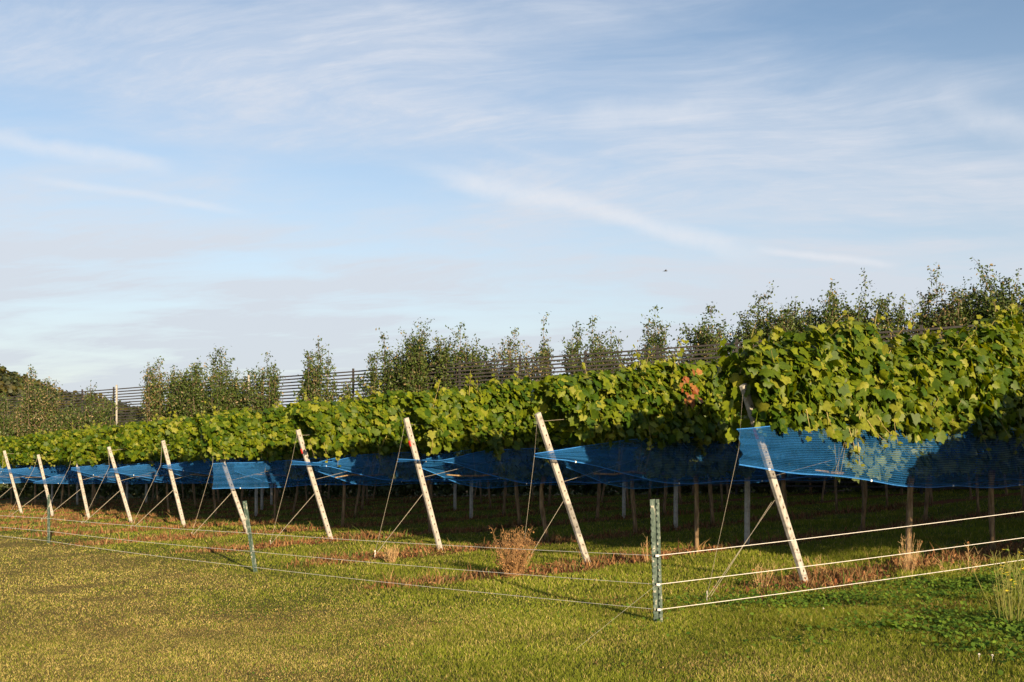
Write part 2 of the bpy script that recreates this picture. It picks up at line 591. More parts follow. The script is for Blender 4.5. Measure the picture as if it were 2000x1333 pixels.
def build_grass():
    x1, y1, r1 = polar(360000, 4.6, 9.5, 0.6)
    x2, y2, r2 = polar(480000, 9.5, 42, 2.3)
    x = np.concatenate([x1, x2])
    y = np.concatenate([y1, y2])
    r = np.concatenate([r1, r2])
    s = strip_mask(x, y)
    keep = rng.uniform(0, 1, len(x)) > s * 0.95
    x, y, r, s = x[keep], y[keep], r[keep], s[keep]
    u, v = uv_of(x, y)
    d = dry_mask(x, y)
    n = len(x)
    lush = vnoise(x, y, 0.7, 31) * 0.6 + vnoise(x, y, 0.25, 32) * 0.4
    hh = rng.uniform(0.018, 0.042, n) * (0.6 + 0.9 * lush) * (1 - 0.35 * d)
    hh = hh * np.where((u > -2.6), 1.35, 0.85)
    hh = hh * (1 + 0.9 * np.clip((x - 2.0) / 3, 0, 1) * np.clip((lush - 0.35) * 2, 0, 1))
    ww = np.where(r < 9.5, rng.uniform(0.0022, 0.0046, n), rng.uniform(0.0034, 0.0065, n) * (r / 9.5) ** 0.7)
    g = rng.uniform(0, 1, n)[:, None]
    green = np.array([[0.15, 0.20, 0.022]]) * (1 - g) + np.array([[0.25, 0.275, 0.034]]) * g
    straw = np.array([[0.48, 0.38, 0.14]]) * (1 - g) + np.array([[0.60, 0.48, 0.20]]) * g
    pick = (rng.uniform(0, 1, n) < (0.08 + 0.40 * d))[:, None]
    col = np.where(pick, straw, green)
    thatch = np.clip((vnoise(x, y, 1.1, 35) * 0.6 + vnoise(x, y, 0.35, 36) * 0.4 - 0.60) * 4, 0, 1)
    pk = (rng.uniform(0, 1, n) < 0.28 * thatch)[:, None]
    col = np.where(pk, np.array([[0.30, 0.185, 0.085]]) * (0.7 + 0.6 * g), col)
    hh = hh * (1 - 0.35 * thatch)
    tone = (0.72 + 0.42 * vnoise(x, y, 0.5, 33) + 0.28 * vnoise(x, y, 2.6, 34))[:, None]
    col = col * tone
    o = blades("meadow_grass", x, y, hh, ww, rng.uniform(0.1, 1.1, n), col, M["grass"])
    tag(o, "short mown grass, straw coloured at left and greener at right", "grass", kind="stuff")


build_grass()


def leaf_cloud(name, cen, nrm, tipd, size, col, templ, mat, parent=None, cup=0.15):
    """templ: (k,3) outline points in leaf frame (side, tip, bend) + fan faces"""
    pts, faces = templ
    n = len(cen)
    nrm = nrm / (np.linalg.norm(nrm, axis=1, keepdims=True) + 1e-9)
    tipd = tipd - nrm * (tipd * nrm).sum(1, keepdims=True)
    tipd = tipd / (np.linalg.norm(tipd, axis=1, keepdims=True) + 1e-9)
    side = np.cross(tipd, nrm)
    k = len(pts)
    bend = rng.uniform(-0.5, 1.6, n)[:, None]
    asp = rng.uniform(0.82, 1.12, n)[:, None]
    V = np.zeros((n, k, 3))
    for i, (a, b, c) in enumerate(pts):
        V[:, i] = cen + size[:, None] * (side * a * asp + tipd * b + nrm * c * bend)
    F = (np.arange(n)[:, None, None] * k + np.array(faces)[None]).reshape(-1, 3)
    C = np.repeat(col, k, axis=0)
    return new_mesh(name, V.reshape(-1, 3), F, mat, parent, colors=C, smooth=False)


# palmate vine leaf, attached at the top (sinus), tip down
_o = [(0.0, 0.0), (0.16, -0.14), (0.40, -0.10), (0.52, 0.12), (0.42, 0.26), (0.56, 0.48), (0.40, 0.66), (0.24, 0.66), (0.0, 1.0),
      (-0.24, 0.66), (-0.40, 0.66), (-0.56, 0.48), (-0.42, 0.26), (-0.52, 0.12), (-0.40, -0.10), (-0.16, -0.14)]
VINE = ([(a, b, -0.22 * (a * a) * 3 - 0.10 * b * b) for a, b in _o] + [(0, 0.36, 0.05)],
        [(16, i, (i + 1) % 16) for i in range(16)])
OVAL = ([(0, 0, 0), (0.24, 0.35, -0.06), (0.2, 0.7, -0.08), (0, 1, -0.12), (-0.2, 0.7, -0.08), (-0.24, 0.35, -0.06)],
        [(0, 1, 2), (0, 2, 3), (0, 3, 4), (0, 4, 5)])
ROUND = ([(0, 0, 0), (0.45, 0.3, 0.05), (0.5, 0.7, 0.05), (0, 1.0, 0), (-0.5, 0.7, 0.05), (-0.45, 0.3, 0.05)],
         [(0, 1, 2), (0, 2, 3), (0, 3, 4), (0, 4, 5)])


def build_clover():
    # ground cover patches of clover and broad-leaved weeds
    x, y, r = polar(60000, 5.6, 13, 1.0, R(50), R(110))
    dens = np.clip((vnoise(x, y, 0.9, 41) * 0.65 + vnoise(x, y, 0.3, 42) * 0.35 - 0.50) * 5, 0, 1)
    east = np.clip((x - 0.3 * y + 1.2) / 2.5, 0.12, 1)
    k = rng.uniform(0, 1, len(x)) < dens * east * 0.55
    k &= rng.uniform(0, 1, len(x)) > strip_mask(x, y)
    x, y = x[k], y[k]
    x2 = rng.normal(5.15, 0.45, 3800)
    y2 = rng.normal(10.1, 0.38, 3800)
    x3 = rng.normal(3.9, 0.45, 2500)
    y3 = rng.normal(7.7, 0.45, 2500)
    x4 = rng.normal(2.9, 0.9, 1300)
    y4 = rng.normal(9.5, 0.30, 1300)
    xx = np.concatenate([x, x2, x3, x4])
    yy = np.concatenate([y, y2, y3, y4])
    hump = np.concatenate([np.zeros(len(x)), 0.10 * np.exp(-((x2 - 5.1) / 0.55) ** 2 - ((y2 - 10.1) / 0.42) ** 2), np.zeros(len(x3)) + 0.02, np.zeros(len(x4)) + 0.02])
    zz = ground_z(xx, yy) + rng.uniform(0.015, 0.06, len(xx)) + hump * rng.uniform(0.2, 1.1, len(xx))
    n = len(xx)
    nr = rng.normal(0, 0.45, (n, 3))
    nr[:, 2] = 1
    nr[:, 1] -= 0.3
    g = rng.uniform(0, 1, n)[:, None]
    col = np.array([[0.045, 0.11, 0.015]]) * (1 - g) + np.array([[0.15, 0.24, 0.03]]) * g
    o = leaf_cloud("clover", np.stack([xx, yy, zz], 1), nr, rng.normal(0, 1, (n, 3)), rng.uniform(0.018, 0.04, n) * np.clip(0.55 + xx / 5, 0.5, 1), col, ROUND, M["grass"])
    tag(o, "low clover and weed leaves spreading through the grass at right", "clover", kind="stuff")


build_clover()


def build_dry_weeds():
    # brown sprayed-off growth on the strips
    xs, ys = [], []
    for k in range(-1, 13):
        m = 15000 if 0 <= k <= 3 else 12000
        u = -3.8 + (20 if k > 0 else 13) * rng.uniform(0, 1, m) ** 1.5
        v = k * SP + rng.normal(0, 0.27, m)
        p = P0[None] + u[:, None] * EU + v[:, None] * EV
        xs.append(p[:, 0])
        ys.append(p[:, 1])
    x = np.concatenate(xs)
    y = np.concatenate(ys)
    s = strip_mask(x, y)
    k = rng.uniform(0, 1, len(x)) < s * (0.25 + 0.9 * vnoise(x, y, 0.5, 51))
    x, y = x[k], y[k]
    n = len(x)
    tuft = vnoise(x, y, 0.35, 52)
    h = rng.uniform(0.03, 0.11, n) * (0.5 + 1.6 * tuft ** 2)
    big = rng.uniform(0, 1, n) < 0.04
    h = np.where(big, h + rng.uniform(0.04, 0.16, n), h)
    g = rng.uniform(0, 1, n)[:, None]
    col = np.where(rng.uniform(0, 1, (n, 1)) < 0.72, np.array([[0.235, 0.115, 0.052]]) * (0.4 + g), np.array([[0.34, 0.22, 0.10]]) * (0.6 + 0.6 * g))
    col = np.where(rng.uniform(0, 1, (n, 1)) < 0.16, np.array([[0.10, 0.15, 0.03]]) * (0.7 + 0.6 * g), col)
    r = np.hypot(x, y)
    w = rng.uniform(0.008, 0.020, n) * np.clip(r / 14, 0.8, 2)
    o = blades("dry_weeds", x, y, h, w, rng.uniform(0.1, 0.9, n), col, M["dry"])
    tag(o, "reddish brown dried weeds on the strips below the vines", "dry weeds", kind="stuff")
    # fallen leaves
    m = 16000
    kk = rng.integers(0, 11, m)
    u = rng.uniform(-3.6, 9, m)
    v = kk * SP + rng.normal(0, 0.36, m)
    p = P0[None] + u[:, None] * EU + v[:, None] * EV
    z = ground_z(p[:, 0], p[:, 1]) + rng.uniform(0.01, 0.05, m)
    sk = rng.uniform(0, 1, m) < strip_mask(p[:, 0], p[:, 1])
    cen = np.concatenate([p, z[:, None]], 1)[sk]
    m = len(cen)
    g = rng.uniform(0, 1, (m, 1))
    col = np.array([[0.22, 0.07, 0.03]]) * (1 - g) + np.array([[0.38, 0.22, 0.10]]) * g
    nr = rng.normal(0, 0.7, (m, 3))
    nr[:, 2] += 0.8
    o = leaf_cloud("fallen_leaves", cen, nr, rng.normal(0, 1, (m, 3)), rng.uniform(0.03, 0.075, m), col, OVAL, M["dry"])
    tag(o, "scattered brown fallen leaves on the weedy strips", "leaf litter", kind="stuff")


build_dry_weeds()

# ------------------------------------------------------------------ vines
ORD = ["first", "second", "third", "fourth", "fifth", "sixth", "seventh", "eighth", "ninth", "tenth", "eleventh", "twelfth", "thirteenth", "fourteenth"]


def rowname(i):
    return ORD[i] + " row from the right"


def prof_top(u, seed, base=2.62, amp=0.24):
    return base + amp * (vnoise(u, u * 0 + seed, 0.8, 61) - 0.5) + amp * 0.7 * (vnoise(u, u * 0 + seed, 0.28, 62) - 0.5)


def vine_foliage(u0, u1, seed, top=2.62, n=900, lsize=(0.072, 0.142), shoots=9, red=None, tops=None, end=False):
    """leaf centres of one vine in row coordinates (u along, v across, h up)"""
    L = u1 - u0
    n = int(1.12 * n * L / 2.4)
    cs, ns, ts, sz, cc = [], [], [], [], []
    # shell of leaves
    u = rng.uniform(u0, u1, n)
    t = rng.uniform(0, 1, n) ** 0.9
    bot = 1.70 + 0.14 * (vnoise(u, u * 0 + seed, 0.5, 63) - 0.5) + 0.14 * (vnoise(u, u * 0 + seed, 0.17, 64) - 0.5)
    tp = prof_top(u, seed, top) if tops is None else tops(u)
    h = bot + (tp - bot) * t
    half = 0.29 + 0.20 * vnoise(u, h, 0.38, 65 + seed) - 0.17 * t ** 3
    if end:
        half = half * np.clip(0.6 + (u - u0) / 0.9, 0.6, 1)
    sgn = np.where(rng.uniform(0, 1, n) < 0.64, -1.0, 1.0)
    shell = rng.uniform(0, 1, n) ** 0.55
    v = sgn * half * shell
    # gaps: drop leaves where a clump noise is low
    if end:
        hang = 0.35 if u0 < -1.1 else 0.55
        cut = (u > u0 + hang * (1 - t) + 0.12 * (vnoise(h, h * 0 + seed, 0.2, 67) - 0.5))
    else:
        cut = np.ones(n, bool)
    gap = vnoise(u * 1.0, h, 0.22, 66 + seed)
    keep = (gap + rng.uniform(0, 0.62, n) > 0.42) & cut
    nr = np.stack([rng.normal(0, 0.62, n), sgn * (0.30 + 0.55 * shell) + rng.normal(0, 0.42, n), 0.35 + rng.normal(0, 0.48, n) + 0.5 * t ** 3], 1)
    td = np.stack([rng.normal(0, 0.65, n), sgn * 0.25 + rng.normal(0, 0.35, n), -0.9 * np.ones(n) + rng.normal(0, 0.5, n)], 1)
    cs.append(np.stack([u, v, h], 1)[keep])
    ns.append(nr[keep])
    ts.append(td[keep])
    s = lsize[0] * 0.8 + (lsize[1] * 1.08 - lsize[0] * 0.8) * rng.uniform(0, 1, n) ** 0.8
    sz.append(s[keep])
    g = rng.uniform(0, 1, n)[:, None] ** 1.6
    col = np.array([[0.042, 0.095, 0.006]]) * (1 - g) + np.array([[0.195, 0.240, 0.010]]) * g
    yel = rng.uniform(0, 1, (n, 1)) < 0.10
    col = np.where(yel, np.array([[0.25, 0.27, 0.03]]), col)
    cc.append(col[keep])
    # leaves and clusters inside the netted fruit zone
    m = int(520 * L / 2.4)
    u = rng.uniform(u0 + (2.1 if end else 0), u1, m)
    h = rng.uniform(1.22, 1.78, m)
    v = rng.uniform(-0.2, 0.2, m)
    cs.append(np.stack([u, v, h], 1))
    ns.append(np.stack([rng.normal(0, 0.5, m), -0.8 + rng.normal(0, 0.5, m), 0.3 + rng.normal(0, 0.4, m)], 1))
    ts.append(np.stack([rng.normal(0, 0.5, m), rng.normal(0, 0.3, m), -np.ones(m)], 1))
    sz.append(rng.uniform(0.09, 0.16, m))
    g = rng.uniform(0, 1, m)[:, None]
    cc.append(np.array([[0.10, 0.16, 0.05]]) * (1 - g) + np.array([[0.24, 0.30, 0.12]]) * g)
    # growing shoots above the top and hanging below
    canes = []
    for q in range(int(shoots * L / 2.4)):
        uu = rng.uniform(u0 + 0.1, u1 - 0.05)
        up = rng.uniform() < 0.66
        vv = rng.uniform(-0.3, 0.18)
        tpv = float(prof_top(np.array([uu]), seed, top)[0]) if tops is None else float(tops(np.array([uu]))[0])
        if up:
            a = np.array([uu, vv, tpv - 0.25])
            ln = rng.uniform(0.25, 0.62)
            dr = np.array([rng.normal(0, 0.3), -0.1 + rng.normal(0, 0.2), 1.0])
        else:
            a = np.array([uu, -0.36, rng.uniform(1.7, 2.0)])
            ln = rng.uniform(0.2, 0.4)
            dr = np.array([rng.normal(0, 0.3), -0.25, -1.0])
        dr /= np.linalg.norm(dr)
        k = int(ln / 0.055)
        tt = np.linspace(0, 1, k + 1)
        cur = np.array([rng.normal(0, 0.12), rng.normal(0, 0.1), -0.05])
        pp = a[None] + dr[None] * (tt * ln)[:, None] + cur[None] * (tt ** 2)[:, None]
        canes.append(pp)
        lp = pp + rng.normal(0, 0.03, pp.shape)
        cs.append(lp)
        ns.append(np.stack([rng.normal(0, 0.6, k + 1), -0.7 + rng.normal(0, 0.4, k + 1), 0.5 + rng.normal(0, 0.4, k + 1)], 1))
        ts.append(np.stack([rng.normal(0, 0.6, k + 1), rng.normal(-0.2, 0.4, k + 1), -0.8 * np.ones(k + 1)], 1))
        sz.append(rng.uniform(0.8, 1.1, k + 1) * (0.14 - 0.085 * tt))
        g = rng.uniform(0, 1, k + 1)[:, None]
        cc.append(np.array([[0.14, 0.18, 0.016]]) * (1 - g) + np.array([[0.27, 0.28, 0.025]]) * g)
    if red is not None:
        for (ru, rh, rn) in red:
            cs.append(np.stack([rng.normal(ru, 0.11, rn), np.full(rn, -0.50) - rng.uniform(0, 0.05, rn), rng.normal(rh, 0.15, rn)], 1))
            ns.append(np.stack([rng.normal(0, 0.4, rn), -np.ones(rn), 0.3 + rng.normal(0, 0.3, rn)], 1))
            ts.append(np.stack([rng.normal(0, 0.4, rn), rng.normal(0, 0.2, rn), -np.ones(rn)], 1))
            sz.append(rng.uniform(0.06, 0.13, rn))
            g = rng.uniform(0, 1, rn)[:, None]
            cc.append(np.array([[0.26, 0.07, 0.02]]) * (1 - g) + np.array([[0.38, 0.18, 0.06]]) * g)
    return np.concatenate(cs), np.concatenate(ns), np.concatenate(ts), np.concatenate(sz), np.concatenate(cc), canes


ROTZ = math.atan2(EU[1], EU[0])   # local x = along the row, local y = along the headland (v)


def make_vine(origin_u, trunk_u, u0, u1, seed, **kw):
    """one grapevine; local frame at the trunk foot: x along the row, y across"""
    root = bpy.data.objects.new("grapevine", None)
    root.empty_display_size = 0.2
    COL.objects.link(root)
    c, nr, td, sz, col, canes = vine_foliage(u0, u1, seed, **kw)
    c = c - np.array([[trunk_u, 0, 0]])
    leaf_cloud("foliage", c, nr, td, sz, col, VINE, M["vine_leaf"], root)
    mb = MB()
    for pp in canes:
        q = pp - np.array([[trunk_u, 0, 0]])
        mb.tube([q[0], q[len(q) // 2], q[-1]], [0.005, 0.004, 0.002], 4, False)
    for q in range(int(16 * (u1 - u0) / 2.4)):      # canes rising from the cordon
        x = rng.uniform(u0 + (1.5 if kw.get("end") else 0.2), u1) - trunk_u
        a = Vector((x, rng.uniform(-0.06, 0.06), 1.22))
        b = a + Vector((rng.normal(0, 0.12), rng.normal(-0.08, 0.08), rng.uniform(0.35, 0.6)))
        d = b + Vector((rng.normal(0, 0.15), rng.normal(-0.05, 0.1), rng.uniform(0.3, 0.6)))
        mb.tube([a, b, d], [0.0045, 0.004, 0.0025], 4, False)
    tb = MB()
    l1, l2 = rng.normal(0, 0.08), rng.normal(0, 0.05)
    pts = [Vector((0, 0, -0.08)), Vector((l1 * 0.4, l2 * 0.3, 0.22)), Vector((l1, l2, 0.6)), Vector((l1 * 1.3, l2, 0.95)), Vector((l1, 0, 1.22))]
    rr = rng.uniform(0.030, 0.042)
    tb.tube(pts, [rr * 1.35, rr * 0.9, rr * 1.1, rr * 0.88, rr * 1.3], 9)
    tb.build("trunk", M["bark"], root, True)
    mb.build("cane_sprays", M["cane"], root)
    ab = MB()
    for sgn, ex in ((-1, trunk_u - u0), (1, u1 - trunk_u)):
        ex = min(ex - 0.05, 2.2)
        k = 6
        ab.tube([Vector((l1 + sgn * ex * j / k, rng.normal(0, 0.015), 1.22 + rng.normal(0, 0.02))) for j in range(k + 1)],
                [0.026 - 0.0025 * j for j in range(k + 1)], 7)
    ab.build("cordon", M["bark"], root, True)
    return root


def copy_tree(o, parent=None):
    c = o.copy()
    COL.objects.link(c)
    c.parent = parent
    for ch in list(o.children):
        copy_tree(ch, c)
    return c


def place(root, u, v):
    root.location = W(u, v)
    root.rotation_euler = (0, 0, ROTZ)


END_START = [-1.38, -0.95, -0.80, -0.85, -1.15, -0.65, -0.60, -0.95, -0.60, -0.55, -0.4, -0.4, -0.4]
NROW = 13


def row_top(u):
    u = np.asarray(u, float)
    return (np.interp(u, [-1.2, 0, 1, 2.3, 4], [2.42, 2.60, 2.73, 2.84, 2.92])
            + 0.20 * (vnoise(u, u * 0 + 5, 0.8, 61) - 0.5) + 0.16 * (vnoise(u, u * 0 + 7, 0.28, 62) - 0.5))


def row0_top(u):
    u = np.asarray(u, float)
    return (np.interp(u, [-1.6, -0.8, 0.4, 2.2, 3.5, 5.8, 8], [2.52, 2.68, 2.74, 2.90, 3.02, 3.48, 3.5])
            + 0.36 * (vnoise(u, u * 0 + 3, 0.8, 61) - 0.5) + 0.3 * (vnoise(u, u * 0 + 9, 0.28, 62) - 0.5))


PROTO = [make_vine(0, 0, -1.25, 1.25, 100 + k, n=1800) for k in range(5)]
used = [False] * 5
VINE_GROUP = "grapevines trained in the rows"
for i in range(NROW):
    v = i * SP
    tu = 2.35 + float(rng.uniform(-0.08, 0.08))
    kw = dict(n=1900 if i < 5 else 1500, end=True, tops=row_top)
    if i == 0:
        kw.update(tops=row0_top, n=2200, shoots=20, lsize=(0.07, 0.145))
    if i == 1:
        kw.update(red=[(1.42, 2.62, 6), (1.50, 2.36, 9), (1.62, 2.24, 5)], shoots=8)
    r = make_vine(0, tu, END_START[i], 3.55, 7 + i, **kw)
    place(r, tu, v)
    lab = "leafy grapevine at the near end of the " + rowname(i)
    if i == 0:
        lab = "leafy grapevine with its trunk right of the nearest leaning post"
    if i == 1:
        lab = "grapevine with a patch of rust coloured leaves, second row from the right"
    tag(r, lab, "grapevine", VINE_GROUP)
    nv = {0: 9, 1: 8, 2: 9, 3: 9, 4: 9, 5: 8, 6: 6, 7: 6, 8: 5, 9: 5, 10: 3, 11: 3, 12: 2}[i]
    for k in range(1, nv):
        uu = 2.35 + 2.4 * k
        if i == 0 and k == 1:
            q = make_vine(0, uu, uu - 1.2, uu + 1.2, 50, n=2300, tops=row0_top, shoots=24, lsize=(0.07, 0.145))
        elif i == 0 and k == 2:
            q = make_vine(0, uu, uu - 1.2, uu + 1.2, 51, n=2400, tops=row0_top, shoots=20, lsize=(0.07, 0.145))
        else:
            pk = int(rng.integers(0, 5))
            if used[pk]:
                q = copy_tree(PROTO[pk])
            else:
                q = PROTO[pk]
                used[pk] = True
        place(q, uu, v)
        if not (i == 0 and k < 3):
            q.scale = (1, 1, 1.085 + 0.022 * min(k, 5))
        lab = "%s grapevine in from the end post, %s" % (ORD[k], rowname(i))
        tag(q, lab, "grapevine", VINE_GROUP)
# the row just outside the picture at the right, whose shade falls on the first row
for k in range(8):
    if k == 0:
        q = make_vine(0, 2.05, 0.9, 3.3, 200, n=1600, shoots=5, tops=lambda u: np.interp(u, [0.9, 1.7, 2.6, 3.3], [1.95, 2.15, 2.55, 2.62]) + 0.2 * (vnoise(u, u * 0, 0.3, 5) - 0.5))
    else:
        q = copy_tree(PROTO[k % 5])
    place(q, 2.05 + 2.4 * k, -SP)
    tag(q, "%s grapevine of the row beyond the right edge, shading the first row" % ORD[k], "grapevine", VINE_GROUP)
for k in range(7):
    for rr_, us_ in ((-2, 3.0), (-3, 3.8)):
        q = copy_tree(PROTO[(k + 1) % 5])
        place(q, us_ + 2.4 * k, rr_ * SP)
        tag(q, "%s grapevine of the %s row beyond the right edge" % (ORD[k], ORD[-rr_ - 1]), "grapevine", VINE_GROUP)
for k in range(5):
    if not used[k]:
        place(PROTO[k], 2.05 + 2.4 * 8, -SP)
        tag(PROTO[k], "farthest grapevine of the row beyond the right edge", "grapevine", VINE_GROUP)

# ------------------------------------------------------------------ posts, stays, wires
TOPU = [-1.17, -0.94, -0.65, -0.68, -0.75, -0.48, -0.56, -0.37, -0.375, -0.5, -0.5, -0.45, -0.4]
TOPH = [2.15, 2.04, 2.13, 2.08, 2.05, 2.07, 2.02, 2.04, 1.94, 2.14, 2.05, 2.05, 2.05]
MIDU = [9.4, 3.64, 5.95, 8.1, 6.1, 8.2, 3.6, 5.5, 7.6, 3.6, 5.6, 4.0, 4.0]
eu3 = Vector((EU[0], EU[1], 0))
ev3 = Vector((EV[0], EV[1], 0))


def chamfer(w, d, c):
    a, b = w / 2, d / 2
    return [(-a + c, -b), (a - c, -b), (a, -b + c), (a, b - c), (a - c, b), (-a + c, b), (-a, b - c), (-a, -b + c)]


POSTNOTE = ["tall pale concrete post leaning left, half hidden by vine leaves at its top",
            "leaning pale concrete post right behind the brown dried bush",
            "leaning pale concrete post just left of the brown dried bush",
            "leaning concrete post between the fence stake and the dried bush side",
            "leaning concrete post crossed by the green middle fence stake",
            "leaning concrete post standing alone left of the middle fence stake",
            "leaning concrete post, seventh from the right",
            "leaning concrete post with leaves across its top, eighth from the right",
            "leaning concrete post beside the farthest green fence stake",
            "leaning concrete post closest to the left edge"]


def end_post(i):
    v = i * SP
    base = W(0, v)
    root = empty("end_post", base, POSTNOTE[i] if i < 10 else "leaning concrete end post of the %s" % rowname(i), "post", "leaning end posts of the vine rows")
    a = Vector((0.10 * eu3.x, 0.10 * eu3.y, -0.22))
    b = eu3 * TOPU[i] + Vector((0, 0, TOPH[i]))
    d = (b - a).normalized()
    e1 = ev3
    e2 = d.cross(e1).normalized()
    mb = MB()
    mb.prism(chamfer(0.050, 0.084, 0.007), a, b, e1, e2)
    # local frame has no rotation, so vertices are world offsets
    mb.build("shaft", M["concrete"], root)
    L = (b - a).length
    hb = MB()
    s = 0.42
    while s < L - 0.05:
        c = a + d * s - ev3 * 0.0272
        b2 = len(hb.v)
        for k in range(8):
            an = math.pi / 4 * k
            hb.v.append(tuple(c + d * (0.015 * math.cos(an)) + e2 * (0.011 * math.sin(an))))
        hb.f.append(tuple(b2 + k for k in range(8)))
        s += 0.135
    hb.build("hole_shade_discs", M["hole"], root)  # flat discs on the face, shade inside the holes painted as dark colour
    if i < 6:
        c = a + d * (L * (0.83 if i else 0.79)) - eu3 * 0.062 - ev3 * 0.012
        mb = MB()
        mb.box(c, (0.035, 0.012, 0.09 if i else 0.13), (e1, e2, d))
        if i in (0, 2, 3):
            mb.build("red_tag", M["red"], root)
    return base, a, b, d


def sag(a, b, s, n=8):
    a = Vector(a)
    b = Vector(b)
    return [a.lerp(b, t / n) - Vector((0, 0, s * 4 * (t / n) * (1 - t / n))) for t in range(n + 1)]


for i in range(NROW):
    base, a, b, d = end_post(i)
    v = i * SP
    au = -1.8 if i == 0 else -1.25
    anchor = W(au, v - 0.02)
    root = empty("anchor_stay", anchor, "steel stay and twine from ground anchor to leaning post, " + rowname(i), "stay", "stays of the leaning posts")
    mid = base + a.lerp(b, 0.50) - ev3 * 0.02
    mb = MB()
    wr = 0.0022 + 0.0007 * min(i, 6)
    mb.tube([mid + ev3 * 0.05 - anchor, Vector((0.0, 0.02, 0.02))], wr, 5)
    if i == 0:
        mb.tube([mid + ev3 * 0.07 - d * 0.05 + eu3 * -0.08 - anchor, Vector((0.03, 0.02, 0.02))], wr, 5)
    mb.build("brace_wire", M["twine"], root)
    mb = MB()
    top = base + b - d * 0.08 - eu3 * 0.04
    nete = W((-1.60, -1.15, -0.92, -0.90, -0.90, -0.6, -0.6, -0.55, -0.55, -0.6, -0.6, -0.6, -0.6)[i], v - (0.26 if i in (0, 4) else 0.17), 1.5)
    mb.tube([top - anchor, nete - anchor, Vector((0, 0, 0.03))], 0.0015 + 0.0004 * min(i, 5), 5)
    mb.build("twine", M["twine"], root)
    mb = MB()
    mb.tube([Vector((0, 0, -0.1)), Vector((0.01, 0.01, 0.09))], 0.006, 6)
    mb.box((0.01, 0.01, 0.09), (0.014, 0.014, 0.03))
    mb.build("peg", M["white"] if i in (2, 3) else M["wire"], root)
    # standing concrete post inside the row
    u = MIDU[i]
    mp = W(u, v + 0.02)
    mb = MB()
    mb.prism(chamfer(0.07, 0.07, 0.008), Vector((0, 0, -0.2)), Vector((0.01, 0.0, 2.1)), eu3, ev3)
    o = mb.build("row_post", M["concrete_old"])
    o.location = mp
    tag(o, "upright grey concrete post standing under the vines, " + rowname(i), "post", "upright posts inside the rows")
    # trellis wires
    uend = 2.35 + 2.4 * 3
    hole = lambda f: base + a.lerp(b, f) - ev3 * 0.02
    for f, h, nm in ((0.955, 2.06, "top"), (0.60, 1.45, "lower")):
        mb = MB()
        A = hole(f)
        pts = [A - A]
        pts += [W(u, v - 0.10, h + 0.06 * min(u, 2.5) / 2.5) - A for u in (1.2, 3.0, 5.4, 7.8, uend)]
        mb.tube(pts, 0.0020 + 0.0004 * min(i, 6), 5)
        o = mb.build("trellis_wire", M["twine"])
        o.location = A
        tag(o, "%s trellis wire running from leaning post into the leaves, %s" % (nm, rowname(i)), "wire", "trellis wires of the rows")

# ------------------------------------------------------------------ blue nets
# (u, lower edge, upper edge, gather 0..1)
FULL = lambda s: [(s, 1.0, 1.70, 0.1), (s + 1.2, 1.0, 1.72, 0), (3, 1.0, 1.74, 0), (30, 1.0, 1.74, 0)]
NETP = {
    0: [(-1.60, 1.33, 1.70, 0.2), (-0.95, 1.27, 1.735, 0.05), (0.2, 1.18, 1.76, 0), (1.6, 1.05, 1.78, 0), (2.4, 0.99, 1.79, 0), (6, 0.93, 1.86, 0), (30, 0.95, 1.85, 0)],
    1: [(-1.15, 1.505, 1.53, 1), (-0.6, 1.43, 1.575, 0.7), (-0.1, 1.33, 1.63, 0.3), (0.44, 1.21, 1.69, 0.05), (1.2, 1.09, 1.72, 0), (1.9, 1.05, 1.73, 0), (30, 1.03, 1.74, 0)],
    2: [(-0.92, 1.455, 1.50, 1), (-0.1, 1.43, 1.465, 1), (0.15, 1.41, 1.50, 0.8), (0.6, 1.29, 1.60, 0.4), (1.1, 1.17, 1.63, 0.1), (1.7, 1.04, 1.66, 0), (30, 1.02, 1.70, 0)],
    3: [(-0.90, 1.44, 1.53, 1), (-0.25, 1.41, 1.47, 1), (0.0, 1.37, 1.50, 0.7), (0.45, 1.26, 1.60, 0.3), (0.95, 1.14, 1.64, 0.1), (1.6, 1.08, 1.66, 0), (30, 1.02, 1.70, 0)],
    4: [(-0.90, 0.98, 1.51, 0.2), (0.2, 0.99, 1.53, 0), (1.2, 0.98, 1.58, 0), (30, 1.0, 1.7, 0)],
    5: [(-0.56, 1.45, 1.49, 1), (0.0, 1.36, 1.56, 0.6), (0.8, 1.20, 1.66, 0.2), (1.5, 1.05, 1.70, 0), (30, 1.0, 1.7, 0)],
    6: [(-0.6, 1.40, 1.45, 1), (0.0, 1.28, 1.52, 0.4), (0.7, 1.10, 1.56, 0.1), (1.4, 1.02, 1.6, 0), (30, 1.0, 1.7, 0)],
    7: [(-0.5, 1.45, 1.50, 1), (0.0, 1.30, 1.55, 0.4), (0.6, 1.12, 1.56, 0.1), (1.4, 1.02, 1.6, 0), (30, 1.0, 1.7, 0)],
    8: [(-0.56, 1.05, 1.09, 1), (0.1, 1.02, 1.28, 0.5), (0.6, 1.0, 1.46, 0.1), (1.4, 1.0, 1.58, 0), (30, 1.0, 1.7, 0)],
    9: [(-1.3, 1.44, 1.70, 0.2), (-0.5, 1.42, 1.52, 0.9), (0.2, 1.30, 1.54, 0.5), (1.0, 1.2, 1.6, 0.1), (2.0, 1.02, 1.6, 0), (30, 1.0, 1.7, 0)],
}
NETLAB = {0: "wide blue net with square end hanging in the nearest vine row", 1: "blue net gathered to a point past the second leaning post from the right",
          2: "blue net twisted into a thin cord at the third leaning post", 3: "blue net twisted tight with bright tip at the fourth leaning post",
          4: "blue net with square end tied left of the fifth leaning post"}


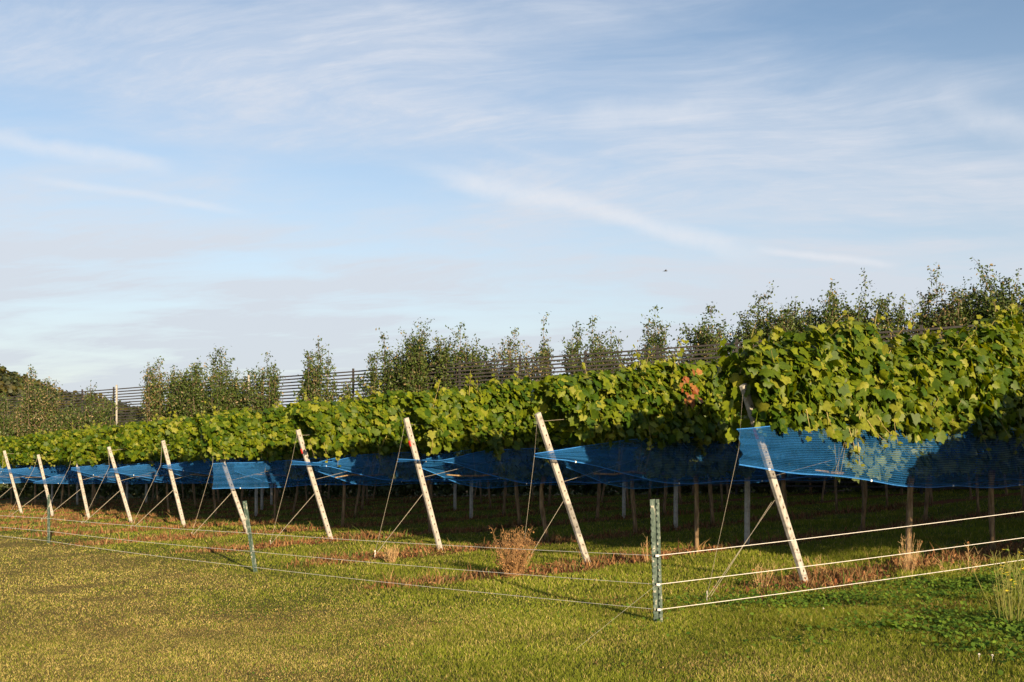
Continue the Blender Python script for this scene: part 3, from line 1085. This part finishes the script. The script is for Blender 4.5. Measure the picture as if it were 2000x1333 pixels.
def net(i, side, pts, uend, label):
    v = i * SP
    us = np.arange(pts[0][0], uend, 0.055)
    P = np.array(pts)
    lo = np.interp(us, P[:, 0], P[:, 1])
    hi = np.interp(us, P[:, 0], P[:, 2])
    ga = np.interp(us, P[:, 0], P[:, 3])
    nh = 22
    V, UV, C = [], [], []
    for j in range(nh + 1):
        t = j / nh
        h = lo + (hi - lo) * t
        h = h + 0.014 * np.sin(us * 2.6 + i) * (1 - t) - 0.012 * np.abs(np.sin(us * 1.31 + i)) * t
        fold = 0.010 * np.sin(t * (21 + 2 * i) + 1.4 * np.sin(us * 0.9 + i)) + 0.03 * (vnoise(us, us * 0 + t * 2.0 + i, 0.55, 71) - 0.5)
        w = side * (0.26 + 0.05 * math.sin(math.pi * t)) * (1 - 0.35 * ga) + fold * (0.4 + 0.9 * np.exp(-np.abs(us - pts[0][0]) / 1.5))
        V.append(np.stack([us, w, h], 1))
        UV.append(np.stack([us, np.full_like(us, t * 0.78)], 1))
        e = np.clip(0.6 * ga + (0.35 if t < 0.03 or t > 0.97 else 0) , 0, 1)
        C.append(np.stack([e, e, e], 1))
    V = np.concatenate(V)
    n = len(us)
    idx = np.arange((nh + 1) * n).reshape(nh + 1, n)
    F = np.stack([idx[:-1, :-1].ravel(), idx[:-1, 1:].ravel(), idx[1:, 1:].ravel(), idx[1:, :-1].ravel()], 1)
    # to world offsets from the end of the row
    o0 = W(0, v)
    xy = V[:, 0:1] * EU + V[:, 1:2] * EV
    z = V[:, 2] + ground_z(P0[0] + xy[:, 0] + v * EV[0], P0[1] + xy[:, 1] + v * EV[1]) - o0.z
    VV = np.concatenate([xy, z[:, None]], 1)
    root = empty("bird_net", o0, label, "net", "blue bird nets along the vine rows")
    new_mesh("mesh_cloth", VV, F, M["net"], root, smooth=True, colors=np.concatenate(C), uvs=np.concatenate(UV))
    hm = MB()
    for j, rr in ((0, 0.006), (nh, 0.005)):
        q = [Vector(VV[idx[j, k]]) for k in range(0, n, 5)]
        hm.tube(q, rr, 5)
    hm.build("hem_cord", M["net_cord"], root)
    if side < 0:
        for k in range(int(rng.integers(9, 14)), min(n, 130), 37):
            MB().box(Vector(VV[idx[0, k]]), (0.016, 0.016, 0.022)).build("clip", M["white"], root)


M["net_cord"] = mk("blue_hem_cord", [(0.3, (0.015, 0.10, 0.34)), (0.7, (0.04, 0.2, 0.55))], 30, 0.6)
for i in range(NROW):
    nv = {0: 5, 1: 8, 2: 9, 3: 9, 4: 9, 5: 8, 6: 6, 7: 6, 8: 5, 9: 5, 10: 3, 11: 3, 12: 2}[i]
    uend = 2.35 + 2.4 * nv - 1.2
    pts = NETP.get(i, FULL(-0.4))
    net(i, -1, pts, uend, NETLAB.get(i, "blue net on the near side of the " + rowname(i)))
    net(i, 1, [(2.5, 1.0, 1.7, 0.1), (30, 1.0, 1.7, 0)] if i == 0 else [(-0.2, 1.33, 1.48, 0.6), (0.6, 1.08, 1.62, 0.1), (1.2, 1.0, 1.68, 0), (30, 1.0, 1.7, 0)], uend, "blue net behind the vines on the far side of the " + rowname(i))
net(-1, -1, [(0.9, 1.0, 1.7, 0.1), (30, 1.0, 1.7, 0)], 8.0, "blue net of the row beyond the right edge")

# ------------------------------------------------------------------ wire fence round the vineyard
def steel_post(px, py, hgt, width, leanx, label):
    z = float(ground_z(px, py))
    root = empty("fence_stake", (px, py, z), label, "fence post", "green steel stakes of the wire fence")
    tx, ty = 0.5, -0.86     # flange faces the meadow
    f = Vector((tx, ty, 0)).normalized()
    s = Vector((-f.y, f.x, 0))
    a = Vector((0, 0, -0.15))
    b = Vector((leanx * hgt, 0, hgt))
    d = (b - a).normalized()
    s = Vector((1, 0, 0)) - d * d.x
    s.normalize()
    f = s.cross(d) * -1
    if f.y > 0:
        f = -f
    k = width
    mb = MB()
    # T section: flange to the left, stem to the right and back
    prof = [(-0.5 * k, 0.0), (-0.08 * k, 0.0), (-0.04 * k, 0.10 * k), (0.04 * k, 0.10 * k), (0.10 * k, -0.05 * k), (0.46 * k, -0.05 * k), (0.46 * k, 0.06 * k),
            (0.14 * k, 0.10 * k), (0.05 * k, 0.55 * k), (-0.05 * k, 0.55 * k), (-0.12 * k, 0.12 * k), (-0.5 * k, 0.10 * k)]
    mb.prism([(p[0], -p[1]) for p in prof], a, b, s, f)
    mb.build("shaft", M["greenpost"], root)
    st = MB()
    q = 0.16
    L = (b - a).length
    while q < L - 0.02:
        c = a + d * q + f * 0.012 * 0.6
        st.box(c - s * (0.30 * k) + f * 0.003, (0.30 * k, 0.012, 0.020), (s, f, d))
        if k > 0.06:
            st.box(c + s * (0.30 * k) + f * 0.005 + d * 0.024, (0.24 * k, 0.012, 0.018), (s, f, d))
        q += 0.052
    st.build("studs", M["greenpost"], root)
    return Vector((px, py, z)), b


T1 = steel_post(1.267, 8.58, 1.06, 0.082, -0.035, "chipped green steel stake at the fence corner in front of the vines")
T2 = steel_post(-3.444, 13.47, 0.965, 0.058, -0.18, "green steel stake leaning left in front of the fifth leaning post")
T3 = steel_post(-9.05, 19.45, 0.95, 0.052, 0.0, "small upright green stake farthest left")
T4 = steel_post(-14.3, 25.0, 0.95, 0.052, 0.0, "green stake of the wire fence beyond the left edge")
T5 = steel_post(5.75, 9.9, 1.25, 0.06, 0.0, "green stake of the wire fence beyond the right edge")


def at(P, h):
    return P[0] + P[1] * (h / P[1].z) + Vector((0, -0.03, 0))


NM = ["bottom", "middle", "top"]
for k, (h1, h2, h3, h4, h5) in enumerate(((0.115, 0.07, 0.05, 0.06, 0.44), (0.331, 0.285, 0.24, 0.25, 0.66), (0.578, 0.535, 0.49, 0.5, 0.90))):
    pts = sag(at(T1, h1), at(T2, h2), 0.015) + sag(at(T2, h2), at(T3, h3), 0.02)[1:] + sag(at(T3, h3), at(T4, h4), 0.02)[1:]
    mb = MB().tube(pts, [0.0015 + 0.00012 * j for j in range(len(pts))], 5)
    o = mb.build("fence_wire", M["rope"])
    tag(o, "%s strand of the wire fence running left past the leaning posts" % NM[k], "fence wire", "strands of the wire fence")
    # right hand run, aimed along the photographed strand
    y2 = (1092, 1049, 998)[k]
    zt = 9.72
    E = Vector(((2000 - 1000) / 1944 * zt, zt, CAM_H - (y2 - 860) / 1944 * zt))
    A = at(T1, h1)
    B = A + (E - A) * 1.22
    mb = MB().tube(sag(A, B, 0.012), 0.0028, 6)
    o = mb.build("fence_wire", M["rope"])
    tag(o, "%s strand of the wire fence running right from the corner stake" % NM[k], "fence wire", "strands of the wire fence")
    kn = MB().box(at(T1, h1), (0.03, 0.03, 0.018)).build("wire_clip", M["rope"])
    tag(kn, "%s white clip holding the wire on the corner stake" % NM[k], "clip", "clips on the corner stake")
# stay of the corner stake
A = at(T1, 0.34)
B = Vector((0.46, 7.45, 0))
B.z = float(ground_z(B.x, B.y))
o = MB().tube([A, B], 0.0009, 5).build("stay_wire", M["wire"])
tag(o, "thin slanting stay wire from the corner stake down to the grass", "wire")

# ------------------------------------------------------------------ weeds that stand alone
def stalk_plant(name, x, y, n, hgt, spread, col, label, cat, mat, heads=None, leafy=0.0, group=None, thick=0.0035):
    z = float(ground_z(x, y))
    root = empty(name, (x, y, z), label, cat, group)
    mb = MB()
    hd = []
    lc = []
    for k in range(n):
        a = rng.uniform(0, 6.28)
        r0 = spread * 0.35 * rng.uniform(0, 1)
        b = Vector((r0 * math.cos(a), r0 * math.sin(a), -0.02))
        hh = hgt * rng.uniform(0.25, 1.0)
        tilt = rng.uniform(0.1, 1.0) * spread
        t = b + Vector((math.cos(a) * tilt, math.sin(a) * tilt, hh))
        m = b.lerp(t, 0.5) + Vector((rng.normal(0, 0.012), rng.normal(0, 0.012), 0.02))
        mb.tube([b, m, t], [thick, thick * 0.8, thick * 0.5], 4, False)
        for q in range(int(rng.integers(2, 6))):
            s = m.lerp(t, rng.uniform(0, 0.9))
            e = s + Vector((rng.normal(0, 0.035), rng.normal(0, 0.035), rng.uniform(0.02, 0.09)))
            mb.tube([s, e], [thick * 0.5, thick * 0.35], 3, False)
            hd.append(e)
        hd.append(t)
        for q in range(int(leafy)):
            p = b.lerp(t, rng.uniform(0.05, 1.0))
            lc.append((p.x + rng.normal(0, 0.015), p.y + rng.normal(0, 0.015), p.z))
    mb.build("stems", mat, root)
    if heads:
        hm, rad, prob = heads
        for p in hd:
            hb = MB()
            if rng.uniform() < prob:
                r = rad * rng.uniform(0.6, 1.2)
                for q in range(5):
                    an = q * 1.256 + rng.uniform(0, 1)
                    b = len(hb.v)
                    c = Vector((math.cos(an), math.sin(an), rng.uniform(-0.1, 0.5)))
                    sd = Vector((-math.sin(an), math.cos(an), 0)) * 0.45
                    hb.v += [tuple(p), tuple(p + (c * 0.6 + sd) * r), tuple(p + c * r), tuple(p + (c * 0.6 - sd) * r)]
                    hb.f.append((b, b + 1, b + 2, b + 3))
            if hb.v:
                hb.build("flower", hm, root)
    if lc:
        lc = np.array(lc)
        m = len(lc)
        g = rng.uniform(0.6, 1.3, (m, 1))
        leaf_cloud("leaves", lc, rng.normal(0, 1, (m, 3)) + np.array([[0, -0.4, 0.4]]), rng.normal(0, 0.6, (m, 3)) + np.array([[0, 0, 0.7]]),
                   rng.uniform(0.010, 0.032, m), np.array([col]) * g, OVAL, M["dry"], root)
    return root


M["drystem"] = mk("dry_stem", [(0.3, (0.26, 0.15, 0.07)), (0.7, (0.46, 0.33, 0.17))], 12, 0.85)
M["redstem"] = mk("russet_stem", [(0.3, (0.17, 0.09, 0.04)), (0.7, (0.28, 0.17, 0.08))], 12, 0.85)
M["greenstem"] = mk("green_stem", [(0.3, (0.09, 0.12, 0.02)), (0.7, (0.22, 0.20, 0.06))], 12, 0.7)
M["petal"] = mk("yellow_petals", [(0.3, (0.75, 0.55, 0.02)), (0.7, (0.85, 0.68, 0.05))], 12, 0.6)
M["petalw"] = mk("white_petals", [(0.3, (0.6, 0.55, 0.5)), (0.7, (0.8, 0.77, 0.72))], 12, 0.6)


def on_ground(px, py):
    """a place on the meadow seen in that direction"""
    z = 9.0
    for _ in range(40):
        x = (px - 1000) / 1944 * z
        g = float(ground_z(x, z))
        z = z * 0.5 + 0.5 * (CAM_H - g) * 1944 / max(py - 860, 5)
    return (px - 1000) / 1944 * z, z


x, y = on_ground(1003, 1128)
stalk_plant("dried_bush", x, y, 130, 0.66, 0.25, (0.36, 0.20, 0.085), "brown dried bush standing between two leaning posts", "dried bush", M["redstem"], None, 34, thick=0.0026)
x, y = on_ground(765, 1100)
stalk_plant("dried_bush", x, y, 45, 0.28, 0.13, (0.36, 0.24, 0.11), "small straw coloured dried plant left of the brown bush", "dried bush", M["drystem"], None, 12)
for px, py, n, h, lab in ((1845, 1125, 7, 0.30, "single dry reddish stalk right of the nearest vine trunk"),
                          (1775, 1120, 26, 0.52, "tuft of tall dry stalks at the foot of the nearest vine trunk"),
                          (1895, 1122, 12, 0.42, "thin dry stalks leaning near the right edge"),
                          (1490, 1150, 14, 0.30, "pale forked dry stalks left of the nearest leaning post"),
                          (1600, 1128, 8, 0.26, "low greenish stalks right of the nearest leaning post foot"),
                          (1266, 1100, 4, 0.42, "thin seeding stalk just left of the corner stake")):
    x, y = on_ground(px, py)
    stalk_plant("dry_stalks", x, y, n, h, 0.13, (0.34, 0.16, 0.07), lab, "dry weed", M["drystem"], None, 5, "dry stalks under the vines", 0.003)
x, y = on_ground(2004, 1190)
stalk_plant("yellow_flower_weed", x, y, 26, 0.62, 0.24, (0.16, 0.22, 0.04), "tall weed cut by the right edge behind the yellow flowers", "wildflower",
            M["greenstem"], (M["petal"], 0.018, 0.10), 4, thick=0.003)
x, y = on_ground(1978, 1225)
stalk_plant("yellow_flower_weed", x, y, 32, 0.62, 0.27, (0.16, 0.22, 0.04), "tall weed with small yellow flowers at the right edge", "wildflower",
            M["greenstem"], (M["petal"], 0.020, 0.16), 4, thick=0.0035)
for px, py, s, lab in ((1748, 1230, 1.0, "bright green leafy rosette in the grass at right"), (1800, 1215, 0.7, "smaller green rosette beside the bright one")):
    x, y = on_ground(px, py)
    z = float(ground_z(x, y))
    m = 26
    an = rng.uniform(0, 6.28, m)
    td = np.stack([np.cos(an), np.sin(an), rng.uniform(0.3, 1.3, m)], 1)
    nr = np.stack([-np.cos(an) * 0.6, -np.sin(an) * 0.6, np.ones(m)], 1)
    o = leaf_cloud("leaf_rosette", np.zeros((m, 3)) + np.array([[0, 0, 0.005]]), nr, td, rng.uniform(0.07, 0.14, m) * s,
                   np.tile([[0.17, 0.27, 0.03]], (m, 1)) * rng.uniform(0.7, 1.3, (m, 1)), OVAL, M["grass"])
    o.location = (x, y, z)
    tag(o, lab, "weed", "leafy rosettes in the grass")
fl = [(1608, 1197), (1912, 1289), (1938, 1291)]
for k, (px, py) in enumerate(fl):
    x, y = on_ground(px, py)
    z = float(ground_z(x, y))
    mb = MB()
    for q in range(18):
        an, el = rng.uniform(0, 6.28), rng.uniform(0.1, 1.5)
        c = Vector((math.cos(an) * math.cos(el), math.sin(an) * math.cos(el), math.sin(el)))
        mb.tube([Vector((0, 0, 0.035)), Vector((0, 0, 0.035)) + c * 0.009], [0.0015, 0.003], 4)
    mb.tube([Vector((0, 0, -0.01)), Vector((0, 0, 0.035))], 0.0015, 4)
    o = mb.build("clover_flower", M["petalw"])
    o.location = (x, y, z)
    tag(o, "small white clover flower in the grass", "flower", "white clover flowers dotted in the grass")

# ------------------------------------------------------------------ orchard trees
def tree(px, top_y, wpx, dens, lab, Z=None, pale=0.0, low=None):
    Z = Z or 1.0 / (0.0185 + (px / 2000) * 0.0095)
    x = (px - 1000) / 1944 * Z
    g = float(ground_z(x, Z))
    H = CAM_H + (860 - top_y) / 1944 * Z - g
    Wd = wpx / 1944 * Z * 0.98
    root = empty("orchard_tree", (x, Z, g), lab, "tree", "young orchard trees behind the vines")
    tb = MB()
    lx = rng.normal(0, 0.05)
    tb.tube([Vector((0, 0, -0.15)), Vector((lx, 0, H * 0.3)), Vector((lx * 1.5, 0, H * 0.62))], [0.07, 0.055, 0.03], 8)
    tb.build("trunk", M["tree_bark"], root, True)
    lb = MB()
    P, N, T, S = [], [], [], []
    nl = int(14 + 20 * dens + Wd * 7)
    for k in range(nl):
        a = rng.uniform(0, 6.28)
        sh = H * rng.uniform(0.12, 0.5)
        rr = Wd / 2 * rng.uniform(0.25, 1.0) ** 0.8
        th = H * (1 - 0.20 * (rr / (Wd / 2)) ** 1.3 * rng.uniform(0.3, 1.0)) * rng.uniform(0.70, 0.985)
        if k == 0:
            rr, th = Wd * 0.08, H
        s = Vector((lx, 0, sh))
        e = Vector((math.cos(a) * rr, math.sin(a) * rr, th))
        m = s.lerp(e, 0.45) + Vector((math.cos(a) * rr * 0.45, math.sin(a) * rr * 0.45, 0))
        lb.tube([s, m, e], [0.028, 0.017, 0.005], 5, False)
        ln = (e - s).length
        nn = int(ln * (22 + 50 * dens))
        for q in range(nn):
            t = rng.uniform(0.08, 1.0) ** 0.85
            p = s.lerp(m, t / 0.5) if t < 0.5 else m.lerp(e, (t - 0.5) / 0.5)
            sp = (0.07 + 0.22 * dens * (1 - t * 0.65))
            P.append((p.x + rng.normal(0, sp), p.y + rng.normal(0, sp), p.z + rng.normal(0, sp * 0.7)))
        for q in range(int(5 + 9 * dens)):      # side twigs with sprays of leaves
            t = rng.uniform(0.25, 0.98)
            p = s.lerp(m, t / 0.5) if t < 0.5 else m.lerp(e, (t - 0.5) / 0.5)
            tw = Vector((rng.normal(0, 1), rng.normal(0, 1), rng.uniform(0.5, 2.2))).normalized() * rng.uniform(0.3, 0.75) * (0.75 + 0.35 * dens)
            lb.tube([p, p + tw], [0.008, 0.003], 3, False)
            for w_ in range(int(8 + 10 * dens)):
                c_ = p + tw * rng.uniform(0.1, 1.05)
                P.append((c_.x + rng.normal(0, 0.06), c_.y + rng.normal(0, 0.06), c_.z + rng.normal(0, 0.06)))
    # twigs give clumps and side sprays
    lb.build("limbs", M["tree_bark"], root)
    P = np.array(P)
    keep = vnoise(P[:, 0] + P[:, 1] * 0.7 + px, P[:, 2], 0.38, int(px) % 91) + rng.uniform(0, 0.7, len(P)) > 0.36
    P = P[keep]
    n = len(P)
    N = rng.normal(0, 1, (n, 3)) + np.array([[0.2, -0.4, 0.35]])
    T = rng.normal(0, 0.7, (n, 3)) + np.array([[0, 0, -0.5]])
    g_ = rng.uniform(0, 1, (n, 1))
    col = np.array([[0.025, 0.052, 0.010]]) * (1 - g_) + np.array([[0.10, 0.145, 0.024]]) * g_
    col = np.where(rng.uniform(0, 1, (n, 1)) < 0.04 + 0.22 * pale, np.array([[0.26, 0.20, 0.10]]) * (0.7 + 0.5 * g_), col)
    leaf_cloud("crown", P, N, T, rng.uniform(0.085, 0.145, n), col, OVAL, M["tree_leaf"], root)


TREES = [(-70, 765, 100, 0.5, "bushy orchard tree cut by the left edge"), (12, 762, 60, 0.3, "orchard tree at the left edge in front of the wooded hill"),
         (72, 722, 84, 0.45, "rounded orchard tree in front of the wooded hill, second from left"), (180, 750, 78, 0.35, "low pointed sparse tree left of the pale fence pole"),
         (116, 790, 60, 0.5, "short tree between two taller ones near the hill"),
         (315, 700, 74, 0.45, "sparse upright tree just right of the pale fence pole"), (418, 682, 150, 0.9, "broad spreading tree, widest of those at left"),
         (365, 735, 70, 0.8, "lower bushy tree leaning against the broad spreading one"),
         (520, 690, 58, 0.4, "narrow tree at the right shoulder of the broad spreading one"), (622, 663, 66, 0.4, "solitary narrow tree with loose top, slat fence on both sides"),
         (690, 738, 60, 0.35, "low thin tree in front of the slat fence"), (752, 655, 84, 0.5, "tree left of the densest dark tree at centre"),
         (818, 630, 94, 1.0, "densest dark tree near the centre"), (893, 636, 84, 0.7, "tree with pointed top right of the densest one"),
         (935, 660, 50, 0.45, "thin side tree, second right of the densest one"), (1000, 640, 92, 0.45, "sparse yellowing tree right of centre"),
         (1062, 622, 36, 0.3, "single tall whip beside the sparse yellowing tree"), (1150, 618, 92, 0.6, "egg shaped loose tree above the slat fence"),
         (1212, 660, 44, 0.3, "small low tree left of the tallest slim one"), (1276, 600, 62, 0.5, "slim tall tree standing alone above the slat fence"),
         (1330, 662, 40, 0.3, "small tree right of the slim tall one"), (1395, 598, 96, 0.75, "rounded tree just before the high vines begin"),
         (1500, 580, 96, 0.8, "first tree of the dense line above the nearest vines"), (1560, 592, 70, 0.8, "second tree of the dense line above the nearest vines"),
         (1612, 575, 96, 0.9, "third tree of the dense line above the nearest vines"), (1700, 560, 104, 0.8, "fourth, spiky topped tree of the dense line"),
         (1762, 585, 60, 0.35, "thin see-through tree in the gap of the dense line"), (1838, 546, 84, 0.7, "tree with two loose spires left of the tallest one"),
         (1880, 580, 60, 0.8, "shorter tree between the spired tree and the tallest one"),
         (1930, 530, 90, 0.95, "tallest dark tree near the right edge"), (1985, 565, 70, 0.8, "tree cut by the right edge above the vines"), (2060, 560, 90, 0.8, "tree beyond the right edge")]
TREES = [(a_, b_ - (8 if a_ > 1480 else 2), c_ * (1.25 if a_ > 1480 else 1.08), d_ * (1.6 if a_ > 1480 and d_ > 0.5 else 1.2), e_) for a_, b_, c_, d_, e_ in TREES]
for q in TREES:
    tree(q[0], q[1], q[2], q[3], q[4], pale=1.0 if q[0] in (72, 315, 1000, 1762, 1838, 1062) else 0.15)

def build_added_undergrowth():  # leaf band added so the gap under the nets stays dark
    """added dark growth along the foot of the orchard, beyond the ends of the vine rows"""
    m = 42000
    t = rng.uniform(-120, 2300, m)
    Z = 1.0 / (0.0185 + (t / 2000) * 0.0095) - 2.0 + rng.normal(0, 0.5, m)
    x = (t - 1000) / 1944 * Z
    h = rng.uniform(0, 1, m) ** 0.8 * (1.15 + 0.7 * vnoise(x, Z, 1.3, 91))
    cen = np.stack([x, Z, ground_z(x, Z) + h], 1)
    g = rng.uniform(0, 1, (m, 1))
    col = np.array([[0.03, 0.055, 0.012]]) * (1 - g) + np.array([[0.09, 0.11, 0.03]]) * g
    nr = rng.normal(0, 0.8, (m, 3)) + np.array([[0, -0.7, 0.3]])
    o = leaf_cloud("added_undergrowth", cen, nr, rng.normal(0, 0.6, (m, 3)) + np.array([[0, 0, 0.8]]), rng.uniform(0.14, 0.30, m), col, OVAL, M["tree_leaf"])
    tag(o, "added dark growth along the foot of the orchard trees", "added_undergrowth", kind="stuff")


build_added_undergrowth()

# ------------------------------------------------------------------ slatted windbreak fence
def fpos(px):
    Z = 1.0 / (0.0155 + 8.6e-6 * px)
    return Vector(((px - 1000) / 1944 * Z, Z, 0)), Z


root = empty("slat_fence", fpos(700)[0], "long tall dark slatted fence behind the orchard trees", "fence")
off = root.location.copy()
A, _ = fpos(-260)
B, _ = fpos(2250)
A.z = 3.05
B.z = 0
za = lambda px: CAM_H + (860 - (770 - (px - 60) * 0.0758)) / 1944 * fpos(px)[1]
step = 3
LN = (B - A).to_2d().length
nb = 26
dirv = Vector((B.x - A.x, B.y - A.y, 0)).normalized()
nor = Vector((-dirv.y, dirv.x, 0))
pts = []
for k in range(nb + 1):
    p = Vector((A.x, A.y, 0)).lerp(Vector((B.x, B.y, 0)), k / nb)
    px = 1000 + 1944 * p.x / p.y
    pts.append((p, za(px)))
slats = MB()
for k in range(nb):
    (p, zp), (q, zq) = pts[k], pts[k + 1]
    for j in range(34):
        a = p - off + Vector((0, 0, zp - 0.10 - 0.155 * j + rng.normal(0, 0.004)))
        b = q - off + Vector((0, 0, zq - 0.10 - 0.155 * j + rng.normal(0, 0.004)))
        d = (b - a).normalized()
        slats.box((a + b) / 2 - nor * 0.06, ((b - a).length - 0.004, 0.02, 0.062), (d, nor, d.cross(nor) * -1))
slats.build("slat_panel", M["fencewood"], root)
for k in range(nb + 1):
    p, zp = pts[k]
    g = float(ground_z(p.x, p.y))
    MB().box(p - off + Vector((0, 0, (zp + g) / 2)), (0.08, 0.07, zp - g + 0.1), (dirv, nor, Vector((0, 0, 1)))).build("fence_post", M["fencewood"], root)
# pale pole in front of the fence, and its fellow
for px, ty, lab in ((228, 752, "pale upright pole standing in front of the slatted fence at left"), (486, 733, "pale pole tip rising behind the broad spreading tree")):
    Z = fpos(px)[1] - 2.2
    x = (px - 1000) / 1944 * Z
    g = float(ground_z(x, Z))
    h = CAM_H + (860 - ty) / 1944 * Z - g
    o = MB().prism(chamfer(0.09, 0.09, 0.015), Vector((0, 0, -0.2)), Vector((0, 0, h)), Vector((1, 0, 0)), Vector((0, 1, 0))).build("orchard_pole", M["concrete"])
    o.location = (x, Z, g)
    tag(o, lab, "pole", "pale orchard poles")

# ------------------------------------------------------------------ wooded hill at left
def build_hill():
    D = 420.0
    sc = D / 1944
    cx = (-160 - 1000) * sc
    xs = np.linspace(-260, 260, 90)
    ys = np.linspace(-120, 160, 60)
    X, Y = np.meshgrid(xs, ys)
    prof_px = np.array([-900, -500, -200, 0, 40, 80, 120, 200, 300, 420, 640])
    prof_z = np.array([640, 640, 670, 712, 728, 745, 758, 772, 800, 835, 890])
    pxs = (X + cx) / sc + 1000
    ridge = (855 - np.interp(pxs, prof_px, prof_z)) * sc
    Zh = (ridge + 5) * np.exp(-(Y / 75) ** 2) - 7 + 3.5 * (vnoise(X, Y, 22, 81) - 0.5)
    V = np.stack([X + cx, Y + D, Zh], -1).reshape(-1, 3)
    ny, nx = X.shape
    idx = np.arange(nx * ny).reshape(ny, nx)
    F = np.stack([idx[:-1, :-1].ravel(), idx[:-1, 1:].ravel(), idx[1:, 1:].ravel(), idx[1:, :-1].ravel()], 1)
    m = mk("hill_soil", [(0.3, (0.04, 0.045, 0.02)), (0.7, (0.09, 0.08, 0.035))], 0.2, 0.95)
    tag(new_mesh("hill", V, F, m, smooth=True), "low hill rising at the left edge", "hill", kind="structure")
    # woodland : leafy crowns of many facets
    m = 1500
    tx = rng.uniform(-60, 250, m)
    ty = rng.uniform(-75, 25, m)
    pxs = (tx + cx) / sc + 1000
    rz = (855 - np.interp(pxs, prof_px, prof_z)) * sc
    tz = (rz + 5) * np.exp(-(ty / 75) ** 2) - 7
    P, N, S, C = [], [], [], []
    for k in range(m):
        r = rng.uniform(1.8, 5.2)
        q = 70
        d = rng.normal(0, 1, (q, 3))
        d /= np.linalg.norm(d, axis=1, keepdims=True)
        d[:, 2] = np.abs(d[:, 2])
        rad = r * (0.75 + 0.4 * rng.uniform(0, 1, (q, 1)))
        P.append(np.array([[tx[k] + cx, ty[k] + D, tz[k] - 1.5]]) + d * rad * np.array([[1, 1, 1.1]]))
        N.append(d + rng.normal(0, 0.5, (q, 3)))
        S.append(rng.uniform(0.8, 2.0, q))
        base = np.array([0.045, 0.058, 0.018]) * (0.6 + 0.7 * rng.uniform()) + np.array([0.05, 0.028, 0.0]) * (rng.uniform() < 0.3)
        C.append(base[None] * rng.uniform(0.6, 1.4, (q, 1)))
    P = np.concatenate(P)
    N = np.concatenate(N)
    n = len(P)
    o = leaf_cloud("woodland", P, N, rng.normal(0, 1, (n, 3)), np.concatenate(S), np.concatenate(C), ROUND, M["tree_leaf"])
    tag(o, "dense dark woodland covering the far hill at left", "woodland", kind="stuff")


build_hill()

# ------------------------------------------------------------------ a bird crossing the sky
p = px2dir(1300, 530) * 90 + Vector((0, 0, CAM_H))
mb = MB()
mb.tube([Vector((-0.20, 0, 0)), Vector((-0.12, 0, 0.01)), Vector((0, 0, 0.02)), Vector((0.12, 0, 0.02)), Vector((0.17, 0, 0.015))], [0.01, 0.035, 0.05, 0.035, 0.01], 8)
b = len(mb.v)
mb.v += [(0.06, -0.03, 0.04), (-0.07, -0.03, 0.03), (-0.05, -0.25, 0.10), (0.03, -0.24, 0.11), (-0.06, -0.42, 0.05),
         (0.06, 0.03, 0.04), (-0.07, 0.03, 0.03), (-0.05, 0.25, 0.10), (0.03, 0.24, 0.11), (-0.06, 0.42, 0.05),
         (-0.18, 0, 0.0), (-0.30, -0.06, 0), (-0.30, 0.06, 0)]
mb.f += [(b, b + 1, b + 2, b + 3), (b + 3, b + 2, b + 4), (b + 5, b + 8, b + 7, b + 6), (b + 8, b + 9, b + 7), (b + 10, b + 11, b + 12)]
o = mb.build("bird", M["bird"])
o.location = p
tag(o, "tiny dark bird flying in the sky above the vines", "bird")
